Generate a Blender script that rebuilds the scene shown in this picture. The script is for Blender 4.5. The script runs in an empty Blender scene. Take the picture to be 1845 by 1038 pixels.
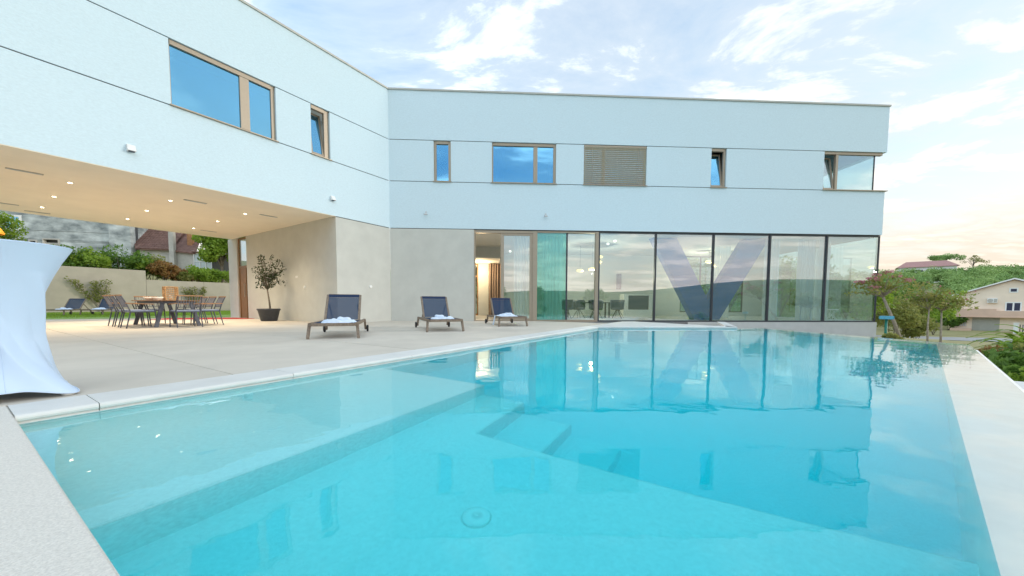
import bpy, bmesh, math, random
import numpy as np
from mathutils import Vector, Matrix, noise as mnoise

scene = bpy.context.scene
COL = scene.collection

# ---------------------------------------------------------------- camera
cam_data = bpy.data.cameras.new('camera')
cam = bpy.data.objects.new('camera', cam_data)
COL.objects.link(cam)
cam_data.sensor_width = 36.0
cam_data.lens = 36.0 * 652.93 / 1845.0
cam_data.shift_y = (584.9 - 519.0) / 1845.0
cam_data.clip_start = 0.05
cam_data.clip_end = 9000.0
cam.matrix_world = (Matrix.Translation((0, 0, 0.68)) @
                    Matrix.Rotation(math.radians(90 - 3.236), 4, 'X') @
                    Matrix.Rotation(math.radians(0.232), 4, 'Z'))
scene.camera = cam

# ---------------------------------------------------------------- world
SUN_AZ = math.radians(90)      # clockwise from the view direction (+Y)
SUN_EL = math.radians(12)
world = bpy.data.worlds.new('World')
scene.world = world
world.use_nodes = True
wt = world.node_tree
wt.nodes.clear()


def N(tree, kind, **kw):
    n = tree.nodes.new(kind)
    for k, v in kw.items():
        if hasattr(n, k):
            setattr(n, k, v)
        else:
            n.inputs[k].default_value = v
    return n


def ramp(tree, stops, interp='LINEAR'):
    r = tree.nodes.new('ShaderNodeValToRGB')
    r.color_ramp.interpolation = interp
    els = r.color_ramp.elements
    els[0].position, els[0].color = stops[0][0], stops[0][1]
    els[1].position, els[1].color = stops[-1][0], stops[-1][1]
    for p, c in stops[1:-1]:
        e = els.new(p)
        e.color = c
    return r


def math_node(tree, op, a, b=None, clamp=False):
    m = tree.nodes.new('ShaderNodeMath')
    m.operation = op
    m.use_clamp = clamp
    for i, v in enumerate((a, b)):
        if v is None:
            continue
        if isinstance(v, (int, float)):
            m.inputs[i].default_value = v
        else:
            tree.links.new(v, m.inputs[i])
    return m.outputs[0]


def mix_rgb(tree, fac, a, b, blend='MIX'):
    m = tree.nodes.new('ShaderNodeMix')
    m.data_type = 'RGBA'
    m.blend_type = blend
    for sock, v in ((m.inputs[0], fac), (m.inputs[6], a), (m.inputs[7], b)):
        if isinstance(v, (int, float)):
            sock.default_value = v
        elif isinstance(v, (tuple, list)):
            sock.default_value = (*v[:3], 1.0)
        else:
            tree.links.new(v, sock)
    return m.outputs[2]


def build_sky():
    t = wt
    sky = t.nodes.new('ShaderNodeTexSky')
    sky.sky_type = 'NISHITA'
    sky.sun_disc = False
    sky.sun_elevation = SUN_EL
    sky.sun_rotation = SUN_AZ
    sky.air_density = 1.0
    sky.dust_density = 0.9
    sky.ozone_density = 3.0
    tc = t.nodes.new('ShaderNodeTexCoord')
    sep = t.nodes.new('ShaderNodeSeparateXYZ')
    t.links.new(tc.outputs['Generated'], sep.inputs[0])
    z = math_node(t, 'ADD', math_node(t, 'MAXIMUM', sep.outputs[2], 0.0), 0.10)
    u = math_node(t, 'DIVIDE', sep.outputs[0], z)
    v = math_node(t, 'DIVIDE', sep.outputs[1], z)
    cmb = t.nodes.new('ShaderNodeCombineXYZ')
    t.links.new(u, cmb.inputs[0])
    t.links.new(v, cmb.inputs[1])
    mp = t.nodes.new('ShaderNodeMapping')
    mp.inputs['Scale'].default_value = (0.75, 1.15, 1.0)
    mp.inputs['Rotation'].default_value = (0, 0, math.radians(24))
    t.links.new(cmb.outputs[0], mp.inputs[0])
    n1 = N(t, 'ShaderNodeTexNoise', Scale=2.1, Detail=10.0, Roughness=0.62, Distortion=0.35)
    t.links.new(mp.outputs[0], n1.inputs['Vector'])
    n2 = N(t, 'ShaderNodeTexNoise', Scale=0.42, Detail=3.0, Roughness=0.5)
    t.links.new(mp.outputs[0], n2.inputs['Vector'])
    s = math_node(t, 'ADD', math_node(t, 'MULTIPLY', n1.outputs[0], 0.75),
                  math_node(t, 'MULTIPLY', n2.outputs[0], 0.45))
    puff = ramp(t, [(0.60, (0, 0, 0, 1)), (0.69, (1, 1, 1, 1))])
    t.links.new(s, puff.inputs[0])
    veil = ramp(t, [(0.42, (0, 0, 0, 1)), (0.74, (1, 1, 1, 1))])
    t.links.new(s, veil.inputs[0])
    # clouds take the colour of the low sun on its side, whiter overhead
    warm = math_node(t, 'MULTIPLY', math_node(t, 'SUBTRACT', 0.42, sep.outputs[2], True), 1.9, True)
    dp = t.nodes.new('ShaderNodeVectorMath')
    dp.operation = 'DOT_PRODUCT'
    t.links.new(tc.outputs['Generated'], dp.inputs[0])
    dp.inputs[1].default_value = (0.80, 0.60, 0.0)
    side = math_node(t, 'ADD', math_node(t, 'MULTIPLY', dp.outputs['Value'], 0.6), 0.45, True)
    high = mix_rgb(t, side, (5.0, 5.7, 6.2), (3.35, 3.36, 3.28))
    low = mix_rgb(t, side, (5.0, 3.5, 2.65), (3.45, 2.85, 2.1))
    cloud_col = mix_rgb(t, warm, high, low)
    veil_f = math_node(t, 'ADD', math_node(t, 'MULTIPLY', veil.outputs[0], 0.55), math_node(t, 'ADD', math_node(t, 'MULTIPLY', side, 0.20), 0.08))
    veil_f = math_node(t, 'ADD', veil_f, math_node(t, 'MULTIPLY', math_node(t, 'SUBTRACT', 0.22, sep.outputs[2], True), 3.4), True)
    # soft shoulder, as a bright evening sky is recorded: c * gain / (1 + c / K)
    den = mix_rgb(t, 1.0, mix_rgb(t, 1.0, sky.outputs[0], (1 / 4.5,) * 3, 'MULTIPLY'), (1, 1, 1), 'ADD')
    base = mix_rgb(t, 1.0, sky.outputs[0], den, 'DIVIDE')
    base = mix_rgb(t, 1.0, base, mix_rgb(t, side, SKY_TINT, SKY_TINT_SUN), 'MULTIPLY')
    a = mix_rgb(t, veil_f, base, cloud_col)
    b = mix_rgb(t, math_node(t, 'MULTIPLY', puff.outputs[0], 0.92), a, mix_rgb(t, 1.0, cloud_col, (1.42, 1.42, 1.42), 'MULTIPLY'))
    bg = t.nodes.new('ShaderNodeBackground')
    bg.inputs[1].default_value = SKY_STRENGTH
    t.links.new(b, bg.inputs[0])
    out = t.nodes.new('ShaderNodeOutputWorld')
    t.links.new(bg.outputs[0], out.inputs[0])


SKY_TINT = (1.44, 1.98, 2.22)
SKY_TINT_SUN = (1.76, 1.93, 1.95)
SKY_STRENGTH = 0.10
build_sky()

sun_data = bpy.data.lights.new('sun', 'SUN')
sun_data.energy = 0.5
sun_data.angle = math.radians(16)
sun_data.color = (1.0, 0.92, 0.82)
sun = bpy.data.objects.new('sun', sun_data)
COL.objects.link(sun)
sd = Vector((math.sin(SUN_AZ) * math.cos(SUN_EL), math.cos(SUN_AZ) * math.cos(SUN_EL), math.sin(SUN_EL)))
sun.rotation_euler = sd.to_track_quat('Z', 'Y').to_euler()

vs = scene.view_settings
vs.view_transform = 'Standard'
vs.look = 'None'
vs.gamma = 1.0
vs.exposure = 1.55
vs.use_curve_mapping = False

scene.render.engine = 'CYCLES'
cy = scene.cycles
cy.use_denoising = True
cy.max_bounces = 16
cy.diffuse_bounces = 7
cy.glossy_bounces = 5
cy.transmission_bounces = 12
cy.volume_bounces = 3
cy.transparent_max_bounces = 24
cy.sample_clamp_indirect = 8.0
cy.caustics_refractive = True
cy.caustics_reflective = True

rng = random.Random(7)
npr = np.random.default_rng(11)

# ---------------------------------------------------------------- materials
MATS = {}


def mat(name, color, rough=0.6, var=0.12, scale=6.0, bump=0.0, bump_scale=60.0, metallic=0.0,
        spec=0.4, color2=None, detail=5.0, stretch=None, transl=0.0):
    """Principled material with object-space colour noise and fine relief."""
    if name in MATS:
        return MATS[name]
    m = bpy.data.materials.new(name)
    m.use_nodes = True
    t = m.node_tree
    b = t.nodes['Principled BSDF']
    b.inputs['Roughness'].default_value = rough
    b.inputs['Metallic'].default_value = metallic
    b.inputs['Specular IOR Level'].default_value = spec
    tc = t.nodes.new('ShaderNodeTexCoord')
    src = tc.outputs['Object']
    if stretch:
        mp = t.nodes.new('ShaderNodeMapping')
        mp.inputs['Scale'].default_value = stretch
        t.links.new(src, mp.inputs[0])
        src = mp.outputs[0]
    n = N(t, 'ShaderNodeTexNoise', Scale=scale, Detail=detail, Roughness=0.6)
    t.links.new(src, n.inputs['Vector'])
    c2 = color2 or tuple(min(1, c * (1 + var)) for c in color)
    c1 = color if color2 else tuple(c * (1 - var) for c in color)
    r = ramp(t, [(0.32, (*c1, 1)), (0.68, (*c2, 1))])
    t.links.new(n.outputs[0], r.inputs[0])
    t.links.new(r.outputs[0], b.inputs['Base Color'])
    if bump:
        n2 = N(t, 'ShaderNodeTexNoise', Scale=bump_scale, Detail=4.0, Roughness=0.6)
        t.links.new(src, n2.inputs['Vector'])
        bp = t.nodes.new('ShaderNodeBump')
        bp.inputs['Strength'].default_value = bump
        bp.inputs['Distance'].default_value = 0.01
        t.links.new(n2.outputs[0], bp.inputs['Height'])
        t.links.new(bp.outputs[0], b.inputs['Normal'])
    if transl:
        tr = t.nodes.new('ShaderNodeBsdfTranslucent')
        t.links.new(r.outputs[0], tr.inputs[0])
        mx = t.nodes.new('ShaderNodeMixShader')
        mx.inputs[0].default_value = transl
        t.links.new(b.outputs[0], mx.inputs[1])
        t.links.new(tr.outputs[0], mx.inputs[2])
        t.links.new(mx.outputs[0], t.nodes['Material Output'].inputs[0])
    MATS[name] = m
    return m


def glass_mat(name, ior=1.6, tint=(0.9, 0.95, 0.94), gloss=(1, 1, 1), rough=0.0, base_reflect=0.0):
    m = bpy.data.materials.new(name)
    m.use_nodes = True
    t = m.node_tree
    t.nodes.remove(t.nodes['Principled BSDF'])
    tr = t.nodes.new('ShaderNodeBsdfTransparent')
    tr.inputs[0].default_value = (*tint, 1)
    gl = t.nodes.new('ShaderNodeBsdfGlossy')
    gl.inputs['Color'].default_value = (*gloss, 1)
    gl.inputs['Roughness'].default_value = rough
    ge = t.nodes.new('ShaderNodeNewGeometry')
    vm = t.nodes.new('ShaderNodeVectorMath')
    vm.operation = 'DOT_PRODUCT'
    t.links.new(ge.outputs['Normal'], vm.inputs[0])
    t.links.new(ge.outputs['Incoming'], vm.inputs[1])
    c = math_node(t, 'ABSOLUTE', vm.outputs['Value'])
    p5 = math_node(t, 'POWER', math_node(t, 'SUBTRACT', 1.0, c, True), 5.0)
    f0 = ((ior - 1) / (ior + 1)) ** 2 + base_reflect
    fac = math_node(t, 'ADD', math_node(t, 'MULTIPLY', p5, 1 - f0), f0, True)
    mx = t.nodes.new('ShaderNodeMixShader')
    t.links.new(fac, mx.inputs[0])
    t.links.new(tr.outputs[0], mx.inputs[1])
    t.links.new(gl.outputs[0], mx.inputs[2])
    t.links.new(mx.outputs[0], t.nodes['Material Output'].inputs[0])
    MATS[name] = m
    return m


def emit_mat(name, color, strength):
    m = bpy.data.materials.new(name)
    m.use_nodes = True
    t = m.node_tree
    b = t.nodes['Principled BSDF']
    b.inputs['Base Color'].default_value = (*color, 1)
    b.inputs['Emission Color'].default_value = (*color, 1)
    b.inputs['Emission Strength'].default_value = strength
    MATS[name] = m
    return m


def sheer_mat(name, color, alpha, transl=0.5):
    m = bpy.data.materials.new(name)
    m.use_nodes = True
    t = m.node_tree
    b = t.nodes['Principled BSDF']
    b.inputs['Base Color'].default_value = (*color, 1)
    b.inputs['Roughness'].default_value = 0.9
    tl = t.nodes.new('ShaderNodeBsdfTranslucent')
    tl.inputs[0].default_value = (*color, 1)
    m1 = t.nodes.new('ShaderNodeMixShader')
    m1.inputs[0].default_value = transl
    t.links.new(b.outputs[0], m1.inputs[1])
    t.links.new(tl.outputs[0], m1.inputs[2])
    tr = t.nodes.new('ShaderNodeBsdfTransparent')
    m2 = t.nodes.new('ShaderNodeMixShader')
    m2.inputs[0].default_value = alpha
    t.links.new(tr.outputs[0], m2.inputs[1])
    t.links.new(m1.outputs[0], m2.inputs[2])
    t.links.new(m2.outputs[0], t.nodes['Material Output'].inputs[0])
    MATS[name] = m
    return m


def water_mat():
    m = bpy.data.materials.new('pool_water')
    m.use_nodes = True
    t = m.node_tree
    t.nodes.remove(t.nodes['Principled BSDF'])
    g = t.nodes.new('ShaderNodeBsdfGlass')
    g.inputs['IOR'].default_value = 1.333
    g.inputs['Roughness'].default_value = 0.0
    tc = t.nodes.new('ShaderNodeTexCoord')
    n1 = N(t, 'ShaderNodeTexNoise', Scale=1.1, Detail=2.0, Roughness=0.5)
    n2 = N(t, 'ShaderNodeTexNoise', Scale=5.0, Detail=2.0, Roughness=0.5)
    for n in (n1, n2):
        t.links.new(tc.outputs['Object'], n.inputs['Vector'])
    h = math_node(t, 'ADD', n1.outputs[0], math_node(t, 'MULTIPLY', n2.outputs[0], 0.18))
    bp = t.nodes.new('ShaderNodeBump')
    bp.inputs['Strength'].default_value = 0.5
    bp.inputs['Distance'].default_value = 0.013
    t.links.new(h, bp.inputs['Height'])
    t.links.new(bp.outputs[0], g.inputs['Normal'])
    va = t.nodes.new('ShaderNodeVolumeAbsorption')
    va.inputs['Color'].default_value = (0.0, 0.968, 1.0, 1)
    va.inputs['Density'].default_value = 1.45
    o = t.nodes['Material Output']
    t.links.new(g.outputs[0], o.inputs['Surface'])
    vsc = t.nodes.new('ShaderNodeVolumeScatter')
    vsc.inputs['Color'].default_value = (0.10, 0.92, 1.0, 1)
    vsc.inputs['Density'].default_value = 0.10
    add = t.nodes.new('ShaderNodeAddShader')
    t.links.new(va.outputs[0], add.inputs[0])
    t.links.new(vsc.outputs[0], add.inputs[1])
    t.links.new(add.outputs[0], o.inputs['Volume'])
    return m


M_STUCCO = mat('white_stucco', (0.60, 0.735, 0.80), 0.85, 0.045, 16, 0.6, 34, spec=0.25, detail=9, stretch=(1, 1, 2.4))
M_STONE_RENDER = mat('beige_render', (0.55, 0.55, 0.505), 0.85, 0.05, 2.0, 0.25, 50, spec=0.25)
M_SOFFIT = mat('soffit_render', (0.85, 0.785, 0.66), 0.85, 0.03, 1.2, 0.1, 60, spec=0.2)
M_GROOVE = mat('groove_shadow_gap', (0.10, 0.105, 0.11), 0.8)
M_BRONZE = mat('champagne_aluminium', (0.36, 0.30, 0.23), 0.45, 0.04, 20, metallic=0.35)
M_COPING_METAL = mat('parapet_metal', (0.42, 0.42, 0.38), 0.5, 0.05, 8, metallic=0.3)
M_DARKFRAME = mat('dark_mullion', (0.035, 0.04, 0.05), 0.4, 0.1, 20)
M_GLASS = glass_mat('clear_glass', 1.75, (0.82, 0.93, 0.94), (0.95, 0.97, 1.0), base_reflect=0.14)
M_GLASS_TEAL = glass_mat('teal_glass', 1.75, (0.55, 0.85, 0.83), (0.9, 1.0, 1.0), base_reflect=0.03)
M_GLASS_BLUE = glass_mat('solar_glass', 2.6, (0.45, 0.62, 0.72), (0.30, 0.70, 0.98), base_reflect=0.28)
M_DECK = mat('terrace_concrete', (0.57, 0.515, 0.44), 0.8, 0.09, 0.9, 0.22, 90, spec=0.3)
M_COPE = mat('white_coping', (0.66, 0.65, 0.62), 0.62, 0.05, 3.0, 0.15, 80, spec=0.35)
M_WASHED = mat('washed_concrete', (0.66, 0.62, 0.555), 0.85, 0.13, 150, 0.4, 160, spec=0.25)
M_POOLIN = mat('pool_mortar', (0.82, 0.90, 0.91), 0.75, 0.055, 55, 0.15, 120, spec=0.3)
M_RISER_SHADE = mat('riser_shade', (0.68, 0.79, 0.79), 0.8, 0.10, 40, 0.2, 90)  # pool stone in a darker tone: shade on the step uprights put into colour
M_POOLWALL = mat('pool_face_stone', (0.72, 0.80, 0.78), 0.8, 0.07, 14, 0.2, 90)
M_OVERFLOW = mat('overflow_stone', (0.87, 0.83, 0.77), 0.5, 0.04, 5, 0.06, 70)
M_WATER = water_mat()
M_PLINTH = mat('plinth_render', (0.45, 0.46, 0.45), 0.85, 0.05, 3, 0.15, 60)
M_INT_WALL = mat('interior_wall', (0.50, 0.53, 0.53), 0.8, 0.03, 2)
M_INT_CEIL = mat('interior_ceiling', (0.55, 0.55, 0.53), 0.8, 0.03, 2)
M_INT_FLOOR = mat('interior_floor', (0.46, 0.45, 0.43), 0.35, 0.05, 3)
M_COLUMN = mat('blue_grey_concrete', (0.045, 0.125, 0.35), 0.7, 0.06, 3)
M_WOOD = mat('door_wood', (0.24, 0.13, 0.055), 0.5, 0.25, 9, 0.1, 40, stretch=(6, 6, 0.6))
M_TEAK = mat('weathered_teak', (0.20, 0.155, 0.115), 0.65, 0.3, 14, 0.2, 60, stretch=(2, 2, 2))
M_TABLEWOOD = mat('table_wood', (0.27, 0.135, 0.06), 0.5, 0.25, 10, 0.1, 50)
M_ARMWOOD = mat('arm_wood', (0.36, 0.19, 0.09), 0.5, 0.2, 12)
M_CHAIRMETAL = mat('chair_metal', (0.075, 0.08, 0.10), 0.45, 0.1, 20, metallic=0.3)
M_ROPE = mat('chair_rope', (0.17, 0.17, 0.19), 0.85, 0.2, 30)
M_SEATPAD = mat('seat_pad', (0.27, 0.31, 0.40), 0.9, 0.12, 20, 0.1, 90)
M_SLING = sheer_mat('navy_sling', (0.018, 0.05, 0.115), 0.86, 0.25)
M_SLING_DARK = mat('navy_hem', (0.012, 0.026, 0.07), 0.8, 0.1, 30)
M_TOWEL = mat('towel_cloth', (0.62, 0.71, 0.83), 0.95, 0.06, 9, 0.5, 220)
M_SPANDEX = mat('white_spandex', (0.52, 0.63, 0.78), 0.55, 0.02, 3, 0.05, 300, spec=0.3)
M_RUBBER = mat('black_rubber', (0.02, 0.02, 0.022), 0.7)
M_POT = mat('anthracite_pot', (0.05, 0.055, 0.065), 0.55, 0.15, 10)
M_SOIL = mat('soil', (0.05, 0.035, 0.02), 0.95, 0.3, 20)
M_BARK = mat('bark', (0.20, 0.17, 0.135), 0.9, 0.3, 14, 0.4, 40)
M_BARK_PALE = mat('pale_bark', (0.33, 0.28, 0.22), 0.85, 0.25, 14, 0.3, 40)
M_OLIVE = mat('potted_leaves', (0.015, 0.03, 0.008), 0.5, color2=(0.045, 0.075, 0.02), scale=9, transl=0.2)
M_LEAF_A = mat('leaves_bright', (0.15, 0.27, 0.028), 0.55, color2=(0.34, 0.46, 0.055), scale=2.2, transl=0.5)
M_LEAF_B = mat('leaves_mid', (0.055, 0.135, 0.02), 0.55, color2=(0.20, 0.33, 0.055), scale=1.5, transl=0.45)
M_LEAF_C = mat('leaves_olive', (0.16, 0.22, 0.045), 0.6, color2=(0.38, 0.36, 0.11), scale=3, transl=0.5)
M_LEAF_D = mat('leaves_fresh', (0.15, 0.25, 0.045), 0.55, color2=(0.40, 0.34, 0.11), scale=3.2, transl=0.5)
M_LEAF_FAR = mat('leaves_far', (0.17, 0.31, 0.09), 0.7, color2=(0.36, 0.50, 0.17), scale=0.12, transl=0.2)
M_LEAF_RUST = mat('leaves_rust', (0.28, 0.12, 0.035), 0.6, color2=(0.36, 0.24, 0.08), scale=4, transl=0.3)
M_BLOSSOM = mat('pink_blossom', (0.46, 0.14, 0.19), 0.6, color2=(0.55, 0.28, 0.26), scale=5, transl=0.3)
M_GRASS = mat('lawn_grass', (0.14, 0.26, 0.025), 0.8, color2=(0.26, 0.37, 0.05), scale=3)
M_EARTH = mat('garden_ground', (0.22, 0.20, 0.075), 0.9, color2=(0.33, 0.30, 0.14), scale=0.35, bump=0.5, bump_scale=6)
M_REDSOIL = mat('red_soil', (0.20, 0.085, 0.045), 0.95, color2=(0.27, 0.15, 0.08), scale=5, bump=0.6, bump_scale=20)
M_ROAD = mat('pale_road', (0.33, 0.33, 0.33), 0.85, 0.08, 1.0)
M_DRIVE = mat('driveway', (0.42, 0.34, 0.26), 0.85, 0.1, 0.8)
M_GWALL = mat('garden_wall_concrete', (0.44, 0.385, 0.315), 0.85, 0.07, 1.2, 0.2, 30)
M_OLDCON = mat('stained_concrete', (0.16, 0.185, 0.19), 0.9, color2=(0.62, 0.66, 0.65), scale=0.9, detail=14, bump=0.4, bump_scale=8, stretch=(0.7, 0.7, 1.3))
M_OLDPLASTER = mat('old_plaster', (0.47, 0.45, 0.41), 0.9, 0.15, 1.3, 0.2, 12)
M_ROOFTILE = mat('brown_roof_tile', (0.13, 0.068, 0.055), 0.8, color2=(0.22, 0.125, 0.10), scale=3.0)
M_PINKTILE = mat('pink_roof_tile', (0.40, 0.22, 0.20), 0.8, 0.15, 3)
M_PINKHOUSE = mat('pink_plaster', (0.84, 0.70, 0.56), 0.85, 0.05, 0.7)
M_PINKBAND = mat('pink_band', (0.66, 0.46, 0.35), 0.85, 0.06, 0.8)
M_WHITE = mat('white_paint', (0.78, 0.78, 0.76), 0.5, 0.03, 5)
M_GREYDOOR = mat('garage_door', (0.40, 0.39, 0.34), 0.6, 0.05, 3)
M_BRICKORANGE = mat('orange_brick', (0.38, 0.19, 0.09), 0.85, 0.2, 5)
M_TEALPOST = mat('teal_paint', (0.012, 0.16, 0.115), 0.5, 0.1, 8)
M_BLUEHEAD = mat('blue_head', (0.09, 0.36, 0.50), 0.5, 0.08, 8)
M_ORANGE = mat('orange_canvas', (0.75, 0.34, 0.03), 0.8, 0.08, 6)
M_RED = mat('red_carpet', (0.50, 0.02, 0.015), 0.95, 0.12, 30)
M_WICKER = mat('wicker', (0.42, 0.25, 0.11), 0.7, 0.25, 18)
M_CERAMIC = mat('white_ceramic', (0.75, 0.72, 0.66), 0.3, 0.03, 6)
M_CURTAIN = sheer_mat('white_sheer', (0.72, 0.77, 0.80), 0.88, 0.45)
M_CURTAIN_BROWN = mat('taupe_curtain', (0.22, 0.17, 0.14), 0.9, 0.12, 6)
M_DARKPANEL = mat('dark_panel', (0.03, 0.035, 0.07), 0.4)
M_TUB = mat('tub_chair_shell', (0.028, 0.045, 0.085), 0.6, 0.1, 9)
M_BLACK = mat('black_metal', (0.02, 0.022, 0.03), 0.45)
M_HILL = mat('far_hillside', (0.10, 0.13, 0.05), 0.9, color2=(0.20, 0.20, 0.09), scale=0.012)
M_DOWNLIGHT = emit_mat('downlight_lens', (1.0, 0.86, 0.60), 6.0)
M_PENDANT = emit_mat('pendant_glow', (1.0, 0.70, 0.22), 0.75)
M_SPOTGLOW = emit_mat('spot_glow', (1.0, 0.93, 0.80), 1.6)
M_VENT = mat('vent_metal', (0.45, 0.43, 0.38), 0.6)
M_STONE = mat('garden_stone', (0.40, 0.38, 0.34), 0.9, 0.15, 4, 0.3, 20)

for m_ in (M_DECK, M_COPE):
    # each slab or stone has a slightly different tone
    t_ = m_.node_tree
    oi = t_.nodes.new('ShaderNodeObjectInfo')
    k_ = math_node(t_, 'ADD', math_node(t_, 'MULTIPLY', oi.outputs['Random'], 0.10), 0.94)
    bs_ = t_.nodes['Principled BSDF']
    lk = bs_.inputs['Base Color'].links[0]
    src_ = lk.from_socket
    cm = t_.nodes.new('ShaderNodeCombineColor')
    for i_ in range(3):
        t_.links.new(k_, cm.inputs[i_])
    t_.links.new(mix_rgb(t_, 1.0, src_, cm.outputs[0], 'MULTIPLY'), bs_.inputs['Base Color'])

# ---------------------------------------------------------------- mesh helpers
PC = Vector((-4.752, 14.246, 0))             # plan corner where the two wings meet
DL = Vector((0.5452, 0.8383, 0))
DR = Vector((0.99865, 0.05201, 0))
INR = Vector((-DR.y, DR.x, 0))
INL = Vector((-DL.y, DL.x, 0))
PO = Vector((-2.968, 2.128, 0))              # pool corner
PA = Vector((0.533, 0.8461, 0))
PN = Vector((0.8461, -0.533, 0))


def FR(s, t, z): return PC + DR * s + INR * t + Vector((0, 0, z))        # right wing
def FL(s, t, z): return PC - DL * s + INL * t + Vector((0, 0, z))        # left wing
E0 = PC - DL * 2.205
def FE(s, t, z): return E0 + INL * s - DL * t + Vector((0, 0, z))        # terrace end wall, t towards the terrace
def FP(a, n, z): return PO + PA * a + PN * n + Vector((0, 0, z))         # pool
def FW(x, y, z): return Vector((x, y, z))


def frame_at(origin, ang):
    """plan frame: s along angle, t to its left"""
    c, s_ = math.cos(ang), math.sin(ang)
    o = Vector(origin)
    return lambda s, t, z: o + Vector((c * s - s_ * t, s_ * s + c * t, z))


class MB:
    def __init__(self):
        self.v, self.f = [], []

    def add(self, verts, faces):
        o = len(self.v)
        self.v += [tuple(p) for p in verts]
        self.f += [tuple(i + o for i in f) for f in faces]
        return self

    def box(self, F, s0, s1, t0, t1, z0, z1):
        P = [F(s, t, z) for z in (z0, z1) for s, t in ((s0, t0), (s1, t0), (s1, t1), (s0, t1))]
        return self.add(P, [(0, 3, 2, 1), (4, 5, 6, 7), (0, 1, 5, 4), (1, 2, 6, 5), (2, 3, 7, 6), (3, 0, 4, 7)])

    def prism(self, pts, z0, z1):
        n = len(pts)
        P = [(p[0], p[1], z0) for p in pts] + [(p[0], p[1], z1) for p in pts]
        fs = [tuple(range(n))[::-1], tuple(range(n, 2 * n))]
        fs += [(i, (i + 1) % n, n + (i + 1) % n, n + i) for i in range(n)]
        return self.add(P, fs)

    def tube(self, pts, rad, n=8, caps=True):
        pts = [Vector(p) for p in pts]
        if not isinstance(rad, (list, tuple)):
            rad = [rad] * len(pts)
        P, fs = [], []
        for i, p in enumerate(pts):
            d = (pts[min(i + 1, len(pts) - 1)] - pts[max(i - 1, 0)]).normalized()
            a = Vector((0, 0, 1)) if abs(d.z) < 0.9 else Vector((1, 0, 0))
            u = d.cross(a).normalized()
            w = d.cross(u)
            for k in range(n):
                th = 2 * math.pi * k / n
                P.append(p + (u * math.cos(th) + w * math.sin(th)) * rad[i])
        for i in range(len(pts) - 1):
            for k in range(n):
                k2 = (k + 1) % n
                fs.append((i * n + k, i * n + k2, (i + 1) * n + k2, (i + 1) * n + k))
        if caps:
            fs.append(tuple(range(n))[::-1])
            fs.append(tuple((len(pts) - 1) * n + k for k in range(n)))
        return self.add(P, fs)

    def bar(self, a, b, w, h, up=Vector((0, 0, 1))):
        """square bar between two points, w sideways, h along up"""
        a, b = Vector(a), Vector(b)
        d = (b - a).normalized()
        if abs(d.dot(up)) > 0.98:
            up = Vector((0, 1, 0))
        s = d.cross(up).normalized() * (w / 2)
        u = s.cross(d).normalized() * (h / 2)
        P = [q + i * s + j * u for q in (a, b) for i, j in ((-1, -1), (1, -1), (1, 1), (-1, 1))]
        return self.add(P, [(0, 1, 2, 3), (7, 6, 5, 4), (0, 4, 5, 1), (1, 5, 6, 2), (2, 6, 7, 3), (3, 7, 4, 0)])

    def lathe(self, prof, c=(0, 0, 0), n=20, axis='Z', cap=True):
        P, fs = [], []
        c = Vector(c)
        for r, z in prof:
            for k in range(n):
                th = 2 * math.pi * k / n
                P.append(c + Vector((r * math.cos(th), r * math.sin(th), z)))
        for i in range(len(prof) - 1):
            for k in range(n):
                k2 = (k + 1) % n
                fs.append((i * n + k, i * n + k2, (i + 1) * n + k2, (i + 1) * n + k))
        if cap:
            fs.append(tuple(range(n))[::-1])
            fs.append(tuple((len(prof) - 1) * n + k for k in range(n)))
        return self.add(P, fs)

    def grid(self, fn, nu, nv):
        P = [fn(i / nu, j / nv) for i in range(nu + 1) for j in range(nv + 1)]
        fs = [(i * (nv + 1) + j, (i + 1) * (nv + 1) + j, (i + 1) * (nv + 1) + j + 1, i * (nv + 1) + j + 1)
              for i in range(nu) for j in range(nv)]
        return self.add(P, fs)

    def build(self, name, m, parent=None, smooth=False, bevel=0.0, recalc=True):
        me = bpy.data.meshes.new(name)
        me.from_pydata(self.v, [], self.f)
        if recalc or bevel:
            bm = bmesh.new()
            bm.from_mesh(me)
            if bevel:
                bmesh.ops.bevel(bm, geom=[e for e in bm.edges if e.is_manifold and e.calc_face_angle(0) > 0.6],
                                offset=bevel, segments=2, affect='EDGES', clamp_overlap=True)
            bmesh.ops.recalc_face_normals(bm, faces=bm.faces[:])
            bm.to_mesh(me)
            bm.free()
        if smooth:
            me.polygons.foreach_set('use_smooth', [True] * len(me.polygons))
        me.materials.append(m)
        return link(name, me, parent)


def link(name, data, parent=None):
    o = bpy.data.objects.new(name, data)
    COL.objects.link(o)
    if parent is not None:
        o.parent = parent
        base = root_loc(parent)
        o.matrix_parent_inverse = Matrix.Translation(-base)
    return o


def root_loc(o):
    p = o
    while p.parent is not None:
        p = p.parent
    return Vector(p.location) if o.parent is None else Vector((0, 0, 0))


def tag(o, label=None, cat=None, group=None, kind=None):
    if label: o['label'] = label
    if cat: o['category'] = cat
    if group: o['group'] = group
    if kind: o['kind'] = kind
    return o


def thing(name, label, cat, loc=(0, 0, 0), group=None):
    o = bpy.data.objects.new(name, None)
    o.empty_display_size = 0.2
    COL.objects.link(o)
    o.location = loc
    return tag(o, label, cat, group)


def copy_tree(o, parent=None):
    c = o.copy()
    COL.objects.link(c)
    c.parent = parent
    c.matrix_parent_inverse = o.matrix_parent_inverse.copy()
    for ch in list(o.children):
        copy_tree(ch, c)
    return c


def piece(name, data, parent, kindname=None):
    return link(name, data, parent)


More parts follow.
